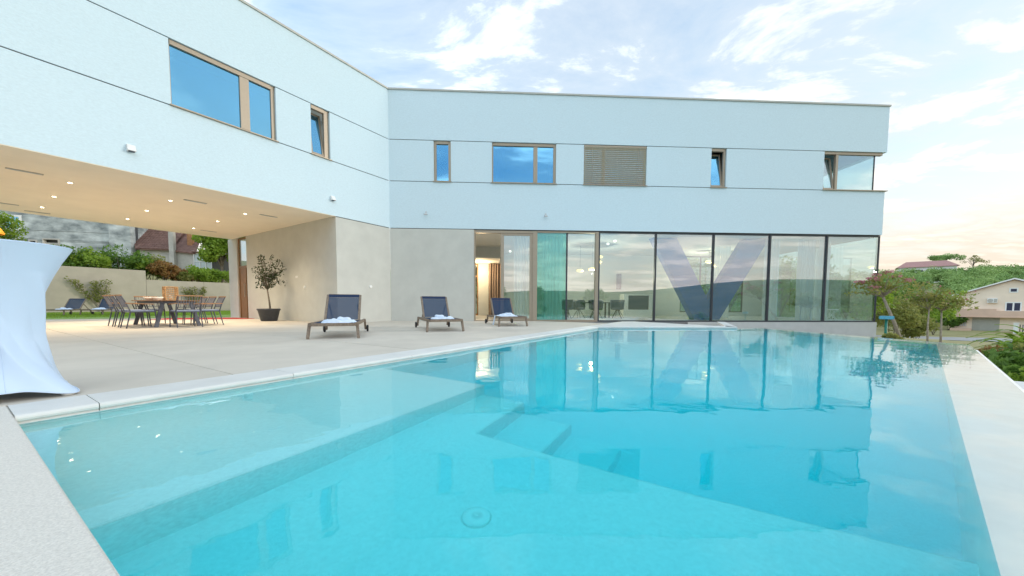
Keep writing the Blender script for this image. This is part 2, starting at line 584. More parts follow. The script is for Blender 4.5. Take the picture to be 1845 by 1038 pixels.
# ---------------------------------------------------------------- foliage
def leaf_mesh(name, pts, size, m, parent=None, flat=0.0, aspect=0.55, rs=None):
    """one small folded leaf quad per point, as one mesh"""
    r = rs if rs is not None else npr
    pts = np.asarray(pts, float)
    n = len(pts)
    d = r.normal(size=(n, 3))
    d[:, 2] *= (1 - flat)
    d /= np.linalg.norm(d, axis=1)[:, None] + 1e-9
    e = r.normal(size=(n, 3))
    e -= (e * d).sum(1)[:, None] * d
    e /= np.linalg.norm(e, axis=1)[:, None] + 1e-9
    sz = size * r.uniform(0.6, 1.35, n)[:, None]
    a = d * sz * 0.5
    b = e * sz * 0.5 * aspect
    nrm = np.cross(d, e) * sz * 0.10
    V = np.stack([pts - a, pts + b + nrm, pts + a, pts - b + nrm], 1).reshape(-1, 3)
    me = bpy.data.meshes.new(name)
    me.vertices.add(4 * n)
    me.vertices.foreach_set('co', V.ravel())
    me.loops.add(4 * n)
    me.loops.foreach_set('vertex_index', np.arange(4 * n, dtype=np.int32))
    me.polygons.add(n)
    me.polygons.foreach_set('loop_start', np.arange(0, 4 * n, 4, dtype=np.int32))
    me.update(calc_edges=True)
    me.materials.append(m)
    return link(name, me, parent)


def blob_points(center, rad, n, shell=0.55, r=None):
    r = r if r is not None else npr
    d = r.normal(size=(n, 3))
    d /= np.linalg.norm(d, axis=1)[:, None]
    q = r.uniform(shell ** 3, 1.0, n) ** (1 / 3)
    return np.array(center) + d * q[:, None] * np.array(rad)


def crown_points(center, rad, clumps, per, clump_r=0.33, seed=0, drop=0.0):
    """clumps of leaves spread through an uneven ellipsoid"""
    r = np.random.default_rng(seed)
    c = np.array(center, float)
    R = np.array(rad, float)
    out, cen = [], []
    for k in range(clumps):
        d = r.normal(size=3)
        d /= np.linalg.norm(d)
        if d[2] < -0.6:
            d[2] *= -0.5
        q = c + d * R * r.uniform(0.45, 0.95)
        cen.append(q)
        cr = R.mean() * clump_r * r.uniform(0.6, 1.25)
        out.append(blob_points(q, (cr * 1.15, cr * 1.15, cr * 0.8), int(per * r.uniform(0.6, 1.3)), 0.2, r))
    return np.concatenate(out), cen


def make_tree(name, label, cat, base, height, crown_r, trunk_h, m_leaf, seed, group=None, clumps=26, per=110, leaf=0.16,
              trunk_r=0.12, lean=(0, 0), bark=None, flat=1.0, clump_r=0.33):
    base = Vector(base)
    root = thing(name, label, cat, base, group)
    r = random.Random(seed)
    ctr = base + Vector((lean[0], lean[1], trunk_h + (height - trunk_h) * 0.5))
    pts, cen = crown_points(ctr, (crown_r, crown_r, (height - trunk_h) * 0.55 * flat), clumps, per, clump_r, seed)
    tb = MB()
    top = base + Vector((lean[0] * 0.8, lean[1] * 0.8, trunk_h))
    mid = base.lerp(top, 0.5) + Vector((r.uniform(-.05, .05) * trunk_h, r.uniform(-.05, .05) * trunk_h, 0))
    tb.tube([base - Vector((0, 0, .25)), mid, top, ctr], [trunk_r, trunk_r * .8, trunk_r * .62, trunk_r * .25], 7)
    for q in cen[:9]:
        q = Vector(q)
        st = top.lerp(ctr, r.uniform(0, 0.5))
        tb.tube([st, st.lerp(q, .55) + Vector((0, 0, .08 * height)), q], [trunk_r * .42, trunk_r * .26, trunk_r * .1], 5)
    tb.build('trunk', bark or M_BARK, root, True)
    leaf_mesh('crown', pts, leaf, m_leaf, root, rs=np.random.default_rng(seed + 99))
    return root


def make_shrub(name, label, cat, base, rad, m_leaf, seed, leaf=0.09, clumps=12, per=120, group=None, stems=5):
    base = Vector(base)
    root = thing(name, label, cat, base, group)
    r = random.Random(seed)
    pts, cen = crown_points(base + Vector((0, 0, rad[2] * 0.55)), (rad[0], rad[1], rad[2] * 0.55), clumps, per, 0.42, seed)
    pts = pts[pts[:, 2] > base.z - 0.05]
    sb = MB()
    for q in cen[:stems]:
        q = Vector(q)
        sb.tube([base + Vector((r.uniform(-.1, .1), r.uniform(-.1, .1), -.1)), base.lerp(q, .6), q], [.03, .022, .01], 5)
    sb.build('stems', M_BARK, root, True)
    leaf_mesh('foliage', pts, leaf, m_leaf, root, rs=np.random.default_rng(seed + 5))
    return root


# ================================================================ SETTING: ground
SITE = [(8.80, 6.88), (15.45, 15.2), (15.1, 21.6), (-14.0, 25.0), (-25.0, 33.5), (-34.5, 18.0), (-26, 2), (-18, -8), (-4, -9),
        (1.6, -6.0), (1.9, 0.88), (4.55, 3.16)]
SC = (2.0, 8.0)


def site_radius(th):
    d = (math.cos(th), math.sin(th))
    best = 0
    for i in range(len(SITE)):
        x1, y1 = SITE[i][0] - SC[0], SITE[i][1] - SC[1]
        x2, y2 = SITE[(i + 1) % len(SITE)][0] - SC[0], SITE[(i + 1) % len(SITE)][1] - SC[1]
        den = d[0] * (y2 - y1) - d[1] * (x2 - x1)
        if abs(den) < 1e-9:
            continue
        t = (x1 * (y2 - y1) - y1 * (x2 - x1)) / den
        u = (x1 * d[1] - y1 * d[0]) / den
        if t > 0 and -1e-6 <= u <= 1 + 1e-6:
            best = max(best, t)
    return best


def sstep(a, b, x):
    t = min(1, max(0, (x - a) / (b - a)))
    return t * t * (3 - 2 * t)


def ground_h(x, y):
    r = math.hypot(x, y)
    bear = math.degrees(math.atan2(x, y))        # 0 ahead, + right
    h = -0.55
    right = sstep(15, 38, bear) * (1 - sstep(100, 135, bear))
    h -= right * (0.25 * sstep(10, 20, r) + 2.35 * sstep(20, 62, r))
    h += right * (13.0 * sstep(95, 215, r))
    ahead = sstep(-75, -30, bear) * (1 - sstep(15, 38, bear))
    h += ahead * (1.2 * sstep(25, 40, r) + 22 * sstep(70, 260, r))
    back = 1 - right - ahead
    h -= back * 34 * sstep(14, 260, r)
    ridge = 92 + 22 * math.sin(math.radians(bear) * 3 + 1.0) + 10 * math.sin(math.radians(bear) * 11)
    h += back * ridge * sstep(700, 1500, r)
    h += (right + ahead) * 60 * sstep(600, 1800, r)
    h += 0.10 * mnoise.noise(Vector((x * .35, y * .35, 1))) * sstep(8, 14, r)
    return h


def build_ground():
    nth = 300
    radii = [0, .35, .8, 1.4, 2.2, 3.2, 4.6, 6.5, 9, 12, 16, 21, 27, 34, 43, 54, 68, 86, 108, 135, 170, 215, 270, 350, 460, 600, 780, 1000, 1250, 1500, 1900, 2600, 3800]
    P, fs = [], []
    for k in range(nth):
        th = 2 * math.pi * k / nth
        r0 = site_radius(th) - 0.06
        for q in radii:
            x, y = SC[0] + (r0 + q) * math.cos(th), SC[1] + (r0 + q) * math.sin(th)
            P.append((x, y, ground_h(x, y)))
    n = len(radii)
    for k in range(nth):
        k2 = (k + 1) % nth
        for i in range(n - 1):
            fs.append((k * n + i, k * n + i + 1, k2 * n + i + 1, k2 * n + i))
    mb = MB().add(P, fs)
    o = mb.build('ground', M_EARTH, None, True)
    o.data.materials.append(M_HILL)
    far = [1 if (Vector(p.center).xy.length > 420) else 0 for p in o.data.polygons]
    o.data.polygons.foreach_set('material_index', far)
    tag(o, kind='structure')


build_ground()

# raised ground held by the garden wall (left rear)
GW0 = Vector((-28.8, 26.0, 0)) - DL * 16
def FG(s, t, z): return GW0 + DL * s + INL * t + Vector((0, 0, z))       # s along the garden wall, t behind it
rg = MB()
rg.grid(lambda u, v: FG(-30 + u * 110, 0.32 + v * 90, 2.25 + 2.2 * sstep(0.02, 0.3, v) + 9 * v * v + 0.12 * mnoise.noise(Vector((u * 60, v * 50, 2)))), 44, 36)
tag(rg.build('raised_terrain', M_EARTH, None, True), kind='structure')

# lawn between terrace and garden wall
lw = MB()
lw.prism([FG(-8, 0.0, 0), FG(34, 0.0, 0), (-13.0, 25.4, 0), (-12.3, 18.6, 0), (-13.7, 17.25, 0), (-18.6, 14.3, 0), (-24.5, 10.0, 0)], -0.5, -0.012)
tag(lw.build('lawn', M_GRASS), kind='structure')


def grass_blades():
    pts = []
    r = np.random.default_rng(3)
    while len(pts) < 26000:
        s = r.uniform(-2, 30)
        t = -r.uniform(0.1, 13) 
        p = FG(s, t, 0)
        b = math.degrees(math.atan2(p.x, p.y))
        if -56 < b < -33.5 and (p - Vector((-13.7, 17.25, 0))).dot(Vector((-.515, .857, 0))) > .12 and (p.y > 14.4 + (p.x + 18.6) * .6 + .15):
            pts.append(p)
    pts = np.array([tuple(p) for p in pts])
    n = len(pts)
    h = r.uniform(.03, .075, n)
    a = r.uniform(0, 6.283, n)
    w = np.stack([np.cos(a), np.sin(a), np.zeros(n)], 1) * .009
    tip = pts + np.stack([r.normal(0, .02, n), r.normal(0, .02, n), h], 1)
    base = pts + np.array([0, 0, -.014])
    V = np.stack([base - w, base + w, tip], 1).reshape(-1, 3)
    me = bpy.data.meshes.new('grass')
    me.vertices.add(3 * n)
    me.vertices.foreach_set('co', V.ravel())
    me.loops.add(3 * n)
    me.loops.foreach_set('vertex_index', np.arange(3 * n, dtype=np.int32))
    me.polygons.add(n)
    me.polygons.foreach_set('loop_start', np.arange(0, 3 * n, 3, dtype=np.int32))
    me.update(calc_edges=True)
    me.materials.append(M_LEAF_A)
    tag(link('grass', me), 'short green grass on the lawn behind the terrace', 'grass', kind='stuff')


grass_blades()

# ---------------------------------------------------------------- terrace
terrace = thing('terrace', None, None, (-6, 9, 0))
tag(terrace, kind='structure')
COPE_W = 0.42
# joint bed under the slabs
jb = MB()
jb.prism([FP(-9, -14, 0), FP(-9, -COPE_W - .02, 0), FP(10.6, -COPE_W - .02, 0), FR(12.0, .0, 0), FR(3.0, .0, 0), FR(0, 0.02, 0), FL(2.2, 0.02, 0), FE(8.8, .0, 0), (-13.6, 17.35, 0), (-18.65, 14.35, 0), (-24.5, 10.1, 0)], -0.5, -0.028)
jb.build('joint_bed', M_GROOVE, terrace)


def clip_poly(poly, p, nrm):
    out = []
    for i in range(len(poly)):
        a, b = poly[i], poly[(i + 1) % len(poly)]
        da, db = (a - p).dot(nrm), (b - p).dot(nrm)
        if da >= 0:
            out.append(a)
        if (da >= 0) != (db >= 0):
            out.append(a.lerp(b, da / (da - db)))
    return out


def build_slabs():
    # the terrace outline as half-planes (convex pieces): left part and the part in front of the glass
    left_half = [(FP(0, -COPE_W - .004, 0), -PN), (FL(0, 0, 0) + INL * 9.2, -INL), (FE(0, 0.0, 0), -DL)]
    right_half = [(FP(0, -COPE_W - .004, 0), -PN), (FE(0, 0.0, 0), DL), (FR(0, -0.002, 0), -INR)]
    strip_half = [(FR(0, -0.002, 0), -INR), (FP(0, -COPE_W - .004, 0), PN), (FR(0, -2.78, 0), INR), (FP(0, 9, 0), -PN)]
    a_lines = [-8.6, -6.3, -4.0, -1.45, 1.26, 3.55, 5.85, 8.15, 10.45, 12.7]
    n_lines = [-COPE_W - .004 - 2.75 * k for k in range(7)] 
    g = 0.005
    for i in range(len(a_lines) - 1):
        for j in range(len(n_lines) - 1):
            a0, a1 = a_lines[i] + g, a_lines[i + 1] - g
            n1, n0 = n_lines[j] - (g if j else 0), n_lines[j + 1] + g
            for halves in (left_half, right_half):
                poly = [FP(a0, n0, 0), FP(a1, n0, 0), FP(a1, n1, 0), FP(a0, n1, 0)]
                for p, nr in halves:
                    poly = clip_poly(poly, p, nr)
                    if len(poly) < 3:
                        break
                if len(poly) < 3:
                    continue
                area = abs(sum(poly[k].x * poly[(k + 1) % len(poly)].y - poly[(k + 1) % len(poly)].x * poly[k].y for k in range(len(poly)))) / 2
                if area < 0.03 or (poly[0].x < -24):
                    continue
                MB().prism(poly, -0.02, rng.uniform(-.0008, .0008)).build('paving_slab', M_DECK, terrace)
    # strip of deck along the foot of the glass wall
    edges = [4.6, 7.2, 9.3, 11.4, 13.6]
    for k in range(4):
        s0, s1 = edges[k] + g, edges[k + 1] - g
        poly = [FR(s0, -3.45, 0), FR(s1, -3.45, 0), FR(s1, -.002, 0), FR(s0, -.002, 0)]
        for p, nr in ((FP(0, -COPE_W + .01, 0), PN), (FR(11.55, -3.5, 0), (FR(0, 0, 0) - FR(3.4, 1.75, 0)).normalized())):
            poly = clip_poly(poly, p, nr)
            if len(poly) < 3:
                break
        if len(poly) >= 3:
            MB().prism(poly, -0.056, -0.004).build('paving_slab', M_COPE, terrace)


build_slabs()

# strip of paving behind the covered part, up to the lawn
st = MB()
st.prism([FL(2.2, 9.2, 0), FL(30, 9.2, 0), (-24.45, 10.0, 0), (-18.6, 14.28, 0), (-13.7, 17.22, 0)], -.02, -.001)
st.build('paving_slab', M_DECK, terrace)

# coping stones with a rounded nose along the pool
def coping_profile(w, lip=0.055):
    r = 0.022
    pr = [(-w, -lip), (-w, 0.0)]
    for k in range(7):
        th = math.pi / 2 - k * math.pi / 6
        pr.append((-r + r * math.cos(th), -r + r * math.sin(th)))
    return pr + [(-0.004, -lip)]


def coping_stone(p0, p1, outn, w, parent, shear=(0, 0)):
    """stone from p0 to p1 with its nose towards outn"""
    d = (p1 - p0).normalized()
    pr = coping_profile(w)
    mb = MB()
    V = []
    for p, sh in ((p0, shear[0]), (p1, shear[1])):
        for q, z in pr:
            V.append(p + outn * q + d * (sh * q) + Vector((0, 0, z)))
    n = len(pr)
    fs = [tuple(range(n))[::-1], tuple(range(n, 2 * n))] + [(i, (i + 1) % n, n + (i + 1) % n, n + i) for i in range(n)]
    mb.add(V, fs)
    return mb.build('coping_stone', M_COPE, parent)


cuts = [0.0, .34, 1.6, 3.1, 4.6, 6.1, 7.6, 9.1, 10.52]
for k in range(len(cuts) - 1):
    coping_stone(FP(cuts[k] + .0025, 0, 0), FP(cuts[k + 1] - .0025, 0, 0), PN, COPE_W, terrace)
ak = [a for a in (10.3 + .001 * i for i in range(500)) if (FP(a, 0, 0) - PC).dot(INR) <= -3.60][-1]
c0 = Vector(FP(ak, 0, 0))
c1 = FR(11.62, -3.57, 0)
dd = (c1 - c0).normalized()
nn = Vector((dd.y, -dd.x, 0))
Lc = (c1 - c0).length
for k in range(3):
    coping_stone(c0 + dd * (Lc * k / 3 + .0025), c0 + dd * (Lc * (k + 1) / 3 - .0025), nn, .55, terrace)
ce = FR(13.35, -.35, 0)
de = (ce - c1).normalized()
coping_stone(c1 + de * .004, ce, Vector((de.y, -de.x, 0)), .30, terrace)

# washed-concrete deck at the near left corner, where the camera stands
near_deck = thing('near_deck', None, None, (-2, 0, 0))
tag(near_deck, kind='structure')
MB().prism([FP(0.0, -.44, 0), FP(-.004, 4.15, 0), FP(-4.2, 4.15, 0), FP(-4.2, -.44, 0)], -.3, -.002).build('paving_slab', M_WASHED, near_deck, bevel=.006)

# ================================================================ POOL
WZ = -0.06
pool = thing('swimming_pool', 'turquoise infinity pool with steps and shallow shelf beside the terrace', 'swimming pool', (1.5, 5, -1.6))
IN_A = Vector((1.9, 0.88, 0))       # outer foot of the overflow wall, near end
B_OUT = Vector((8.76, 6.90, 0))
F_OUT = Vector((8.08, 11.58, 0))
d1 = (B_OUT - IN_A).normalized()
n1_ = Vector((-d1.y, d1.x, 0))      # towards the pool
d2_ = (F_OUT - B_OUT).normalized()
n2_ = Vector((-d2_.y, d2_.x, 0))


def meet(p, d, q, e):
    den = d.x * e.y - d.y * e.x
    t = ((q.x - p.x) * e.y - (q.y - p.y) * e.x) / den
    return p + d * t


near_far = meet(B_OUT, d1, Vector(FP(-.012, 0, 0)), PN)
near_in = meet(B_OUT + n1_ * .42, d1, Vector(FP(-.012, 0, 0)), PN)
WALLT = 0.42
# basin bottom + walls
MB().prism([FP(-.3, -.3, 0), near_far, B_OUT, F_OUT, c1 + nn * -.3, c0 + nn * -.3, FP(ak, -.3, 0)], -1.95, -1.18).build('pool_floor', M_POOLIN, pool)
wl = MB()
wl.box(FP, -.02, 10.5, -.35, -.022, -1.63, -.0565)
wl.build('terrace_side_wall', M_POOLWALL, pool)
wl = MB()
wl.box(FP, -.35, -.012, -.36, 4.2, -1.63, -.301)
wl.build('near_wall', M_POOLWALL, pool)
wl = MB()
fo = nn * -.022
wl.prism([c0 + fo, c1 + fo, c1 + nn * -.4, c0 + nn * -.4], -1.63, -.0565)
wl.build('facade_side_wall', M_POOLWALL, pool)
# overflow walls (top just under the water)
cornB = B_OUT + (n1_ * WALLT) - d1 * 0.42
MB().prism([near_far, B_OUT, cornB, near_in], -1.63, -.082).build('overflow_wall', M_OVERFLOW, pool)
MB().prism([B_OUT + d2_ * .002, F_OUT, F_OUT + n2_ * .30, cornB + d2_ * .002], -1.63, -.082).build('overflow_wall', M_OVERFLOW, pool)
MB().prism([F_OUT + dd * -.002, F_OUT - nn * .30, c1 - nn * .30 + dd * .01, c1 + dd * .01], -1.63, -.082).build('overflow_wall', M_OVERFLOW, pool)
# outer foot, below the ground
MB().prism([near_far - n1_ * .10, B_OUT - n1_ * .10 + d1 * .1, B_OUT + d1 * .012 - n1_ * .012, near_far - n1_ * .012], -1.6, -.16).build('overflow_channel_edge', M_OVERFLOW, pool)
# shallow shelf, floor and steps
SH_Z, FL_Z, ST_Z = -.28, -.59, -.85
N0, N1 = 1.652, 1.542               # front edge of the shelf at its two ends
MB().prism([FP(-.01, -.02, 0), FP(-.01, N0, 0), FP(2.61, N1, 0), FP(2.61, -.02, 0)], -1.63, SH_Z).build('sun_shelf', M_POOLIN, pool, bevel=.006)
MB().prism([FP(-.01, N0 + .0005, 0), FP(2.585, N1 + .0005, 0), FP(2.585, 2.01, 0), FP(1.81, 2.06, 0), FP(1.81, 9.5, 0), FP(-.01, 9.5, 0)], -1.63, FL_Z).build('shallow_floor', M_POOLIN, pool, bevel=.006)
MB().box(FP, 1.79, 2.57, 1.98, 2.47, -1.63, ST_Z).build('pool_step', M_POOLIN, pool, bevel=.006)
MB().box(FP, 1.795, 2.56, 2.4605, 2.90, -1.63, -1.03).build('pool_step', M_POOLIN, pool, bevel=.006)


def shaded_riser(p, q, z0, z1):
    """added slab whose darker colour paints shade on the upright side of a step, a little proud of it"""
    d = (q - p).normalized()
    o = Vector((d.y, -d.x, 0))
    MB().prism([p + o * .001, q + o * .001, q + o * .009, p + o * .009], z0, z1).build('shaded_riser', M_RISER_SHADE, pool)


shaded_riser(FP(-.01, N0, 0), FP(2.605, N1, 0), FL_Z - .01, SH_Z - .008)
shaded_riser(FP(2.61, N1, 0), FP(2.61, 0.0, 0), -1.2, SH_Z - .008)
shaded_riser(FP(2.585, 2.008, 0), FP(2.585, N1 + .01, 0), -1.2, FL_Z - .008)
shaded_riser(FP(1.82, 2.06, 0), FP(2.58, 2.012, 0), ST_Z - .01, FL_Z - .008)
shaded_riser(FP(1.81, 9.0, 0), FP(1.81, 2.068, 0), -1.2, FL_Z - .008)
shaded_riser(FP(1.82, 2.47, 0), FP(2.57, 2.47, 0), -1.04, ST_Z - .008)
shaded_riser(FP(2.57, 2.47, 0), FP(2.57, 2.02, 0), -1.2, ST_Z - .008)
M_INLET = mat('inlet_plastic', (0.93, 0.93, 0.93), 0.4, 0.01, 5)
# round floor inlet
dl = MB()
dl.lathe([(.068, 0), (.068, .012), (.060, .020), (.012, .024), (.0115, .018), (0.0, .018)], (-.165, 1.66, FL_Z), 28, cap=False)
di = dl.build('floor_inlet', M_INLET, pool, True)
MB().lathe([(.069, .001), (.069, .003), (.073, .003), (.074, .0)], (-.165, 1.66, FL_Z), 28, cap=False).build('inlet_rim', M_POOLWALL, di, True)
# water
wp = [FP(-.02, -.05, 0), near_far - PA * .01 + n1_ * .006, B_OUT + n1_ * .006 - d1 * .004, F_OUT + n2_ * .004, c1 + dd * .05, c1 + nn * -.06, c0 + nn * -.06 + PN * -.03]
wmb = MB()
wmb.prism(wp, -1.7, WZ)
tag(wmb.build('water', M_WATER), kind='structure')

# ground hollow between the far overflow wall and the villa plinth
MB().prism([F_OUT + d2_ * .2 + n2_ * .15, B_OUT + n2_ * .1 + d2_ * .1, B_OUT + d1 * .1, (15.6, 15.35, 0), FR(11.6, .1, 0)], -1.2, -.75).build('gravel_bed', M_STONE)
tag(bpy.data.objects['gravel_bed'], kind='structure')


# ================================================================ VILLA
villa = thing('modern_villa', 'large two storey white villa with two wings and a long glass wall', 'house', tuple(PC))
Z_BOT, Z_G2, Z_G1, Z_TOP = 3.62, 5.405, 6.965, 8.80
GAP = 0.013
LEND, REND = 17.0, 20.19      # wing lengths from the corner
T0, T1 = 0.0, 0.28            # facade leaf
RD, LD = 6.6, 8.45            # wing depths


def wall_piece(F, s0, s1, z0, z1, t0=T0, t1=T1, m=None, name='wall'):
    return MB().box(F, s0, s1, t0, t1, z0, z1).build(name, m or M_STUCCO, villa)


# facade bands
wall_piece(FL, 0, LEND, Z_BOT, Z_G2 - GAP)
wall_piece(FL, 0, LEND, Z_G1 + GAP, Z_TOP)
wall_piece(FR, 0, REND, Z_BOT, Z_G2 - GAP)
wall_piece(FR, 0, REND, Z_G1 + GAP, Z_TOP)
WIN_L = [(2.34, 2.96), (3.97, 6.30)]
WIN_R = [(1.70, 2.36), (3.95, 6.47), (7.57, 10.10), (12.75, 13.39)]
prev = 0.0
for a, b in WIN_L + [(LEND, LEND)]:
    wall_piece(FL, prev, a, Z_G2 + GAP, Z_G1 - GAP)
    prev = b
prev = 0.0
for a, b in WIN_R + [(17.50, REND)]:
    wall_piece(FR, prev, a, Z_G2 + GAP, Z_G1 - GAP)
    prev = b
# end wall of the right wing
wall_piece(FR, REND - .28, REND, Z_BOT, Z_G2 - GAP, .2805, RD)
wall_piece(FR, REND - .28, REND, Z_G1 + GAP, Z_TOP, .2805, RD)
wall_piece(FR, REND - .28, REND, Z_G2 + GAP, Z_G1 - GAP, 3.2, RD)
# shadow gaps: dark bed behind the joints
for F, L in ((FL, LEND), (FR, REND - .02)):
    g_ = MB()
    g_.box(F, 0.03, L, .022, .20, Z_G2 - GAP - .0, Z_G2 + GAP)
    wins = WIN_L if F is FL else WIN_R + [(17.50, REND)]
    prev = 0.03
    for a, b in wins + [(L, L)]:
        if a > prev:
            MB().box(F, prev, a, .022, .20, Z_G1 - GAP, Z_G1 + GAP).build('shadow_gap', M_GROOVE, villa)
        prev = b
    g_.build('shadow_gap', M_GROOVE, villa)
# parapet coping
cp = MB()
cp.box(FL, -.0, LEND, -.035, .34, Z_TOP + .001, Z_TOP + .06)
cp.build('parapet_coping', M_COPING_METAL, villa)
cp = MB()
cp.box(FR, 0.0, REND + .035, -.035, .34, Z_TOP + .001, Z_TOP + .061)
cp.box(FR, REND - .30, REND + .035, .3405, RD, Z_TOP + .001, Z_TOP + .06)
cp.build('parapet_coping', M_COPING_METAL, villa)
# roof, floors, back walls
MB().box(FR, 0.0, REND - .281, .281, RD - .2, 8.25, 8.5).build('roof', M_STUCCO, villa)
MB().box(FL, 0.0, LEND - .2, .281, LD - .2, 8.25, 8.5).build('roof', M_STUCCO, villa)
MB().box(FR, 0.0, REND - .281, .281, RD - .2, 3.66, 4.45).build('floor_slab', M_INT_WALL, villa)
wall_piece(FR, 0.0, REND, 3.62, 8.8, RD - .19, RD + .1, name='rear_wall')
wall_piece(FR, 0.0, .15, 4.46, 8.24, .6, RD - .2, M_INT_WALL, 'inner_wall')
for s_ in (7.0, 11.4, 14.9):
    wall_piece(FR, s_, s_ + .15, 4.46, 8.24, .3, RD - .2, M_INT_WALL, 'inner_wall')
wall_piece(FR, 15.06, REND - .29, 4.46, 8.24, 3.3, 3.45, M_INT_WALL, 'inner_wall')
wall_piece(FL, 0.3, LEND, 4.46, 8.24, 3.4, 3.55, M_INT_WALL, 'inner_wall')
# soffit over the covered terrace: its underside is the plastered ceiling
MB().box(FL, 2.2, LEND - .001, .2805, LD, 3.622, 4.4).build('soffit', M_SOFFIT, villa)
MB().box(FL, 2.2, LEND - .001, .004, .28, 3.606, 3.619).build('soffit_edge', M_SOFFIT, villa)
wall_piece(FL, 0.0, LEND, 4.401, 8.8, LD - .2, LD)
wall_piece(FL, LEND + .001, LEND + .28, 3.62, 8.8, 0, LD)
wall_piece(FL, LEND - .6, LEND, -.02, 3.60, .05, LD - .1, M_STONE_RENDER, 'end_pier')
# ground floor solid walls
zt = 3.595
wall_piece(FL, 0.0, 2.205, -.02, zt, .006, .25, M_STONE_RENDER)
wall_piece(FR, 0.0, 3.24, -.02, zt, .006, .25, M_STONE_RENDER)
gb = MB()
gb.box(FL, 0.02, 2.19, .03, .24, zt, Z_BOT)
gb.build('shadow_gap', M_GROOVE, villa)
gb = MB()
gb.box(FR, 0.02, REND - .03, .03, .24, zt + .006, Z_BOT)
gb.build('shadow_gap', M_GROOVE, villa)
# terrace end wall (under the soffit), with a jib panel joint, a door niche and a pier
def FEn(s, t, z): return FE(s, -t, z)       # t into the wall
wall_piece(FEn, .2505, 1.90, -.02, 3.64, .0, .25, M_STONE_RENDER)
wall_piece(FEn, 1.915, 6.92, -.02, 3.64, .012, .25, M_STONE_RENDER)
wall_piece(FEn, 6.9205, 6.96, -.02, 3.64, .012, .45, M_STONE_RENDER)
wall_piece(FEn, 7.90, 8.85, -.02, 3.64, .0, .45, M_STONE_RENDER, 'pier')
wall_piece(FEn, 1.9005, 1.9145, -.02, 3.64, .03, .2, M_GROOVE, 'shadow_gap')
# entrance door in the niche
dr = MB()
for a, b, z0, z1 in ((6.961, 7.03, 0, 3.61), (7.83, 7.899, 0, 3.61), (7.031, 7.829, 3.54, 3.61), (7.031, 7.829, 2.26, 2.36), (7.17, 7.22, 0, 2.26)):
    dr.box(FEn, a, b, .05, .13, z0, z1)
door = dr.build('entrance_door', M_WOOD, villa)
lf = MB()
lf.box(FEn, 7.221, 7.829, .07, .11, .01, 2.255)
lf.build('door_leaf', M_WOOD, door)
tp = MB()
tp.box(FEn, 7.031, 7.829, .08, .095, 2.362, 3.538)
tp.box(FEn, 7.031, 7.169, .08, .095, .01, 2.258)
tp.build('transom_pane', M_GLASS, door)
hd = MB()
hd.tube([FEn(7.3, .02, .95), FEn(7.3, .02, 1.55)], .015, 6)
hd.tube([FEn(7.3, .02, 1.0), FEn(7.3, .075, 1.0)], .01, 6)
hd.tube([FEn(7.3, .02, 1.5), FEn(7.3, .075, 1.5)], .01, 6)
hd.build('door_handle', M_BRONZE, door)
wall_piece(FEn, 6.97, 7.89, -.02, 3.61, 2.2, 2.3, M_INT_WALL, 'inner_wall')
# switches and round wall lights on the walls
sw = MB()
for k in range(2):
    sw.box(FEn, 2.60 + k * .09, 2.68 + k * .09, .002, .0125, 1.64, 1.72)
tag(sw.build('switch_plate', M_WHITE, None, bevel=.003), 'double white switch plate on the terrace end wall', 'switch')
for F, s, z, lab in ((FEn, 2.13, 1.28, 'small round white light beside the wall joint near the potted tree'), (FL, .90, 1.30, 'small round white light on the wall between the loungers')):
    rl = MB()
    o_ = F(s, .0, z)
    dn = (F(s, -1, z) - o_).normalized()
    rl.tube([o_ - dn * .012, o_ + dn * .018, o_ + dn * .024], [.055, .055, .045], 16)
    tag(rl.build('wall_light', M_WHITE), lab, 'wall light', 'lights on the villa walls')

# ---------------------------------------------------------------- windows
def window(F, s0, s1, z0, z1, mull=(), sash=None, pane_m=None, jr=.085, jl=.05, head=.11, sill=True, tr=.07):
    """bronze framed window; mull = list of (a, b) mullions; sash = (a, b) that part is a tilted sash"""
    z0 += .018
    f = MB()
    f.box(F, s0 + .001, s0 + jl, tr, tr + .09, z0, z1 - .002)
    f.box(F, s1 - jr, s1 - .001, tr, tr + .09, z0, z1 - .002)
    f.box(F, s0 + jl, s1 - jr, tr - .02, tr + .09, z1 - head, z1 - .002)
    f.box(F, s0 + jl, s1 - jr, tr, tr + .09, z0, z0 + .05)
    for a, b in mull:
        f.box(F, a, b, tr - .006, tr + .09, z0 + .05, z1 - head)
    w = f.build('window', M_BRONZE, villa, bevel=.003)
    if sill:
        b_ = MB()
        b_.box(F, s0 - .03, s1 + .03, -.055, tr - .001, z0 - .030, z0 - .003)
        b_.build('sill', M_BRONZE, w, bevel=.003)
    cells, a = [], s0 + jl
    for m0, m1 in list(mull) + [(s1 - jr, None)]:
        cells.append((a, m0))
        a = m1
    for a, b in cells:
        if sash and abs(sash - (a + b) / 2) < .4 * (b - a) + .05:
            # bottom-hung sash, tilted into the room
            th = math.radians(9)
            H = z1 - head - z0 - .06
            def FT(s, t, z, F=F):
                return F(s, tr + .02 + math.sin(th) * z + math.cos(th) * t, z0 + .055 + math.cos(th) * z - math.sin(th) * t)
            sm = MB()
            for q in ((a, a + .06, 0, H), (b - .06, b, 0, H), (a + .06, b - .06, 0, .06), (a + .06, b - .06, H - .06, H)):
                sm.box(FT, q[0], q[1], 0, .06, q[2], q[3])
            so = sm.build('sash', M_BRONZE, w, bevel=.003)
            MB().box(FT, a + .061, b - .061, .025, .033, .061, H - .061).build('pane', pane_m or M_GLASS_BLUE, so)
        else:
            MB().box(F, a - .004, b + .004, tr + .035, tr + .043, z0 + .046, z1 - head + .004).build('pane', pane_m or M_GLASS_BLUE, w)
    return w


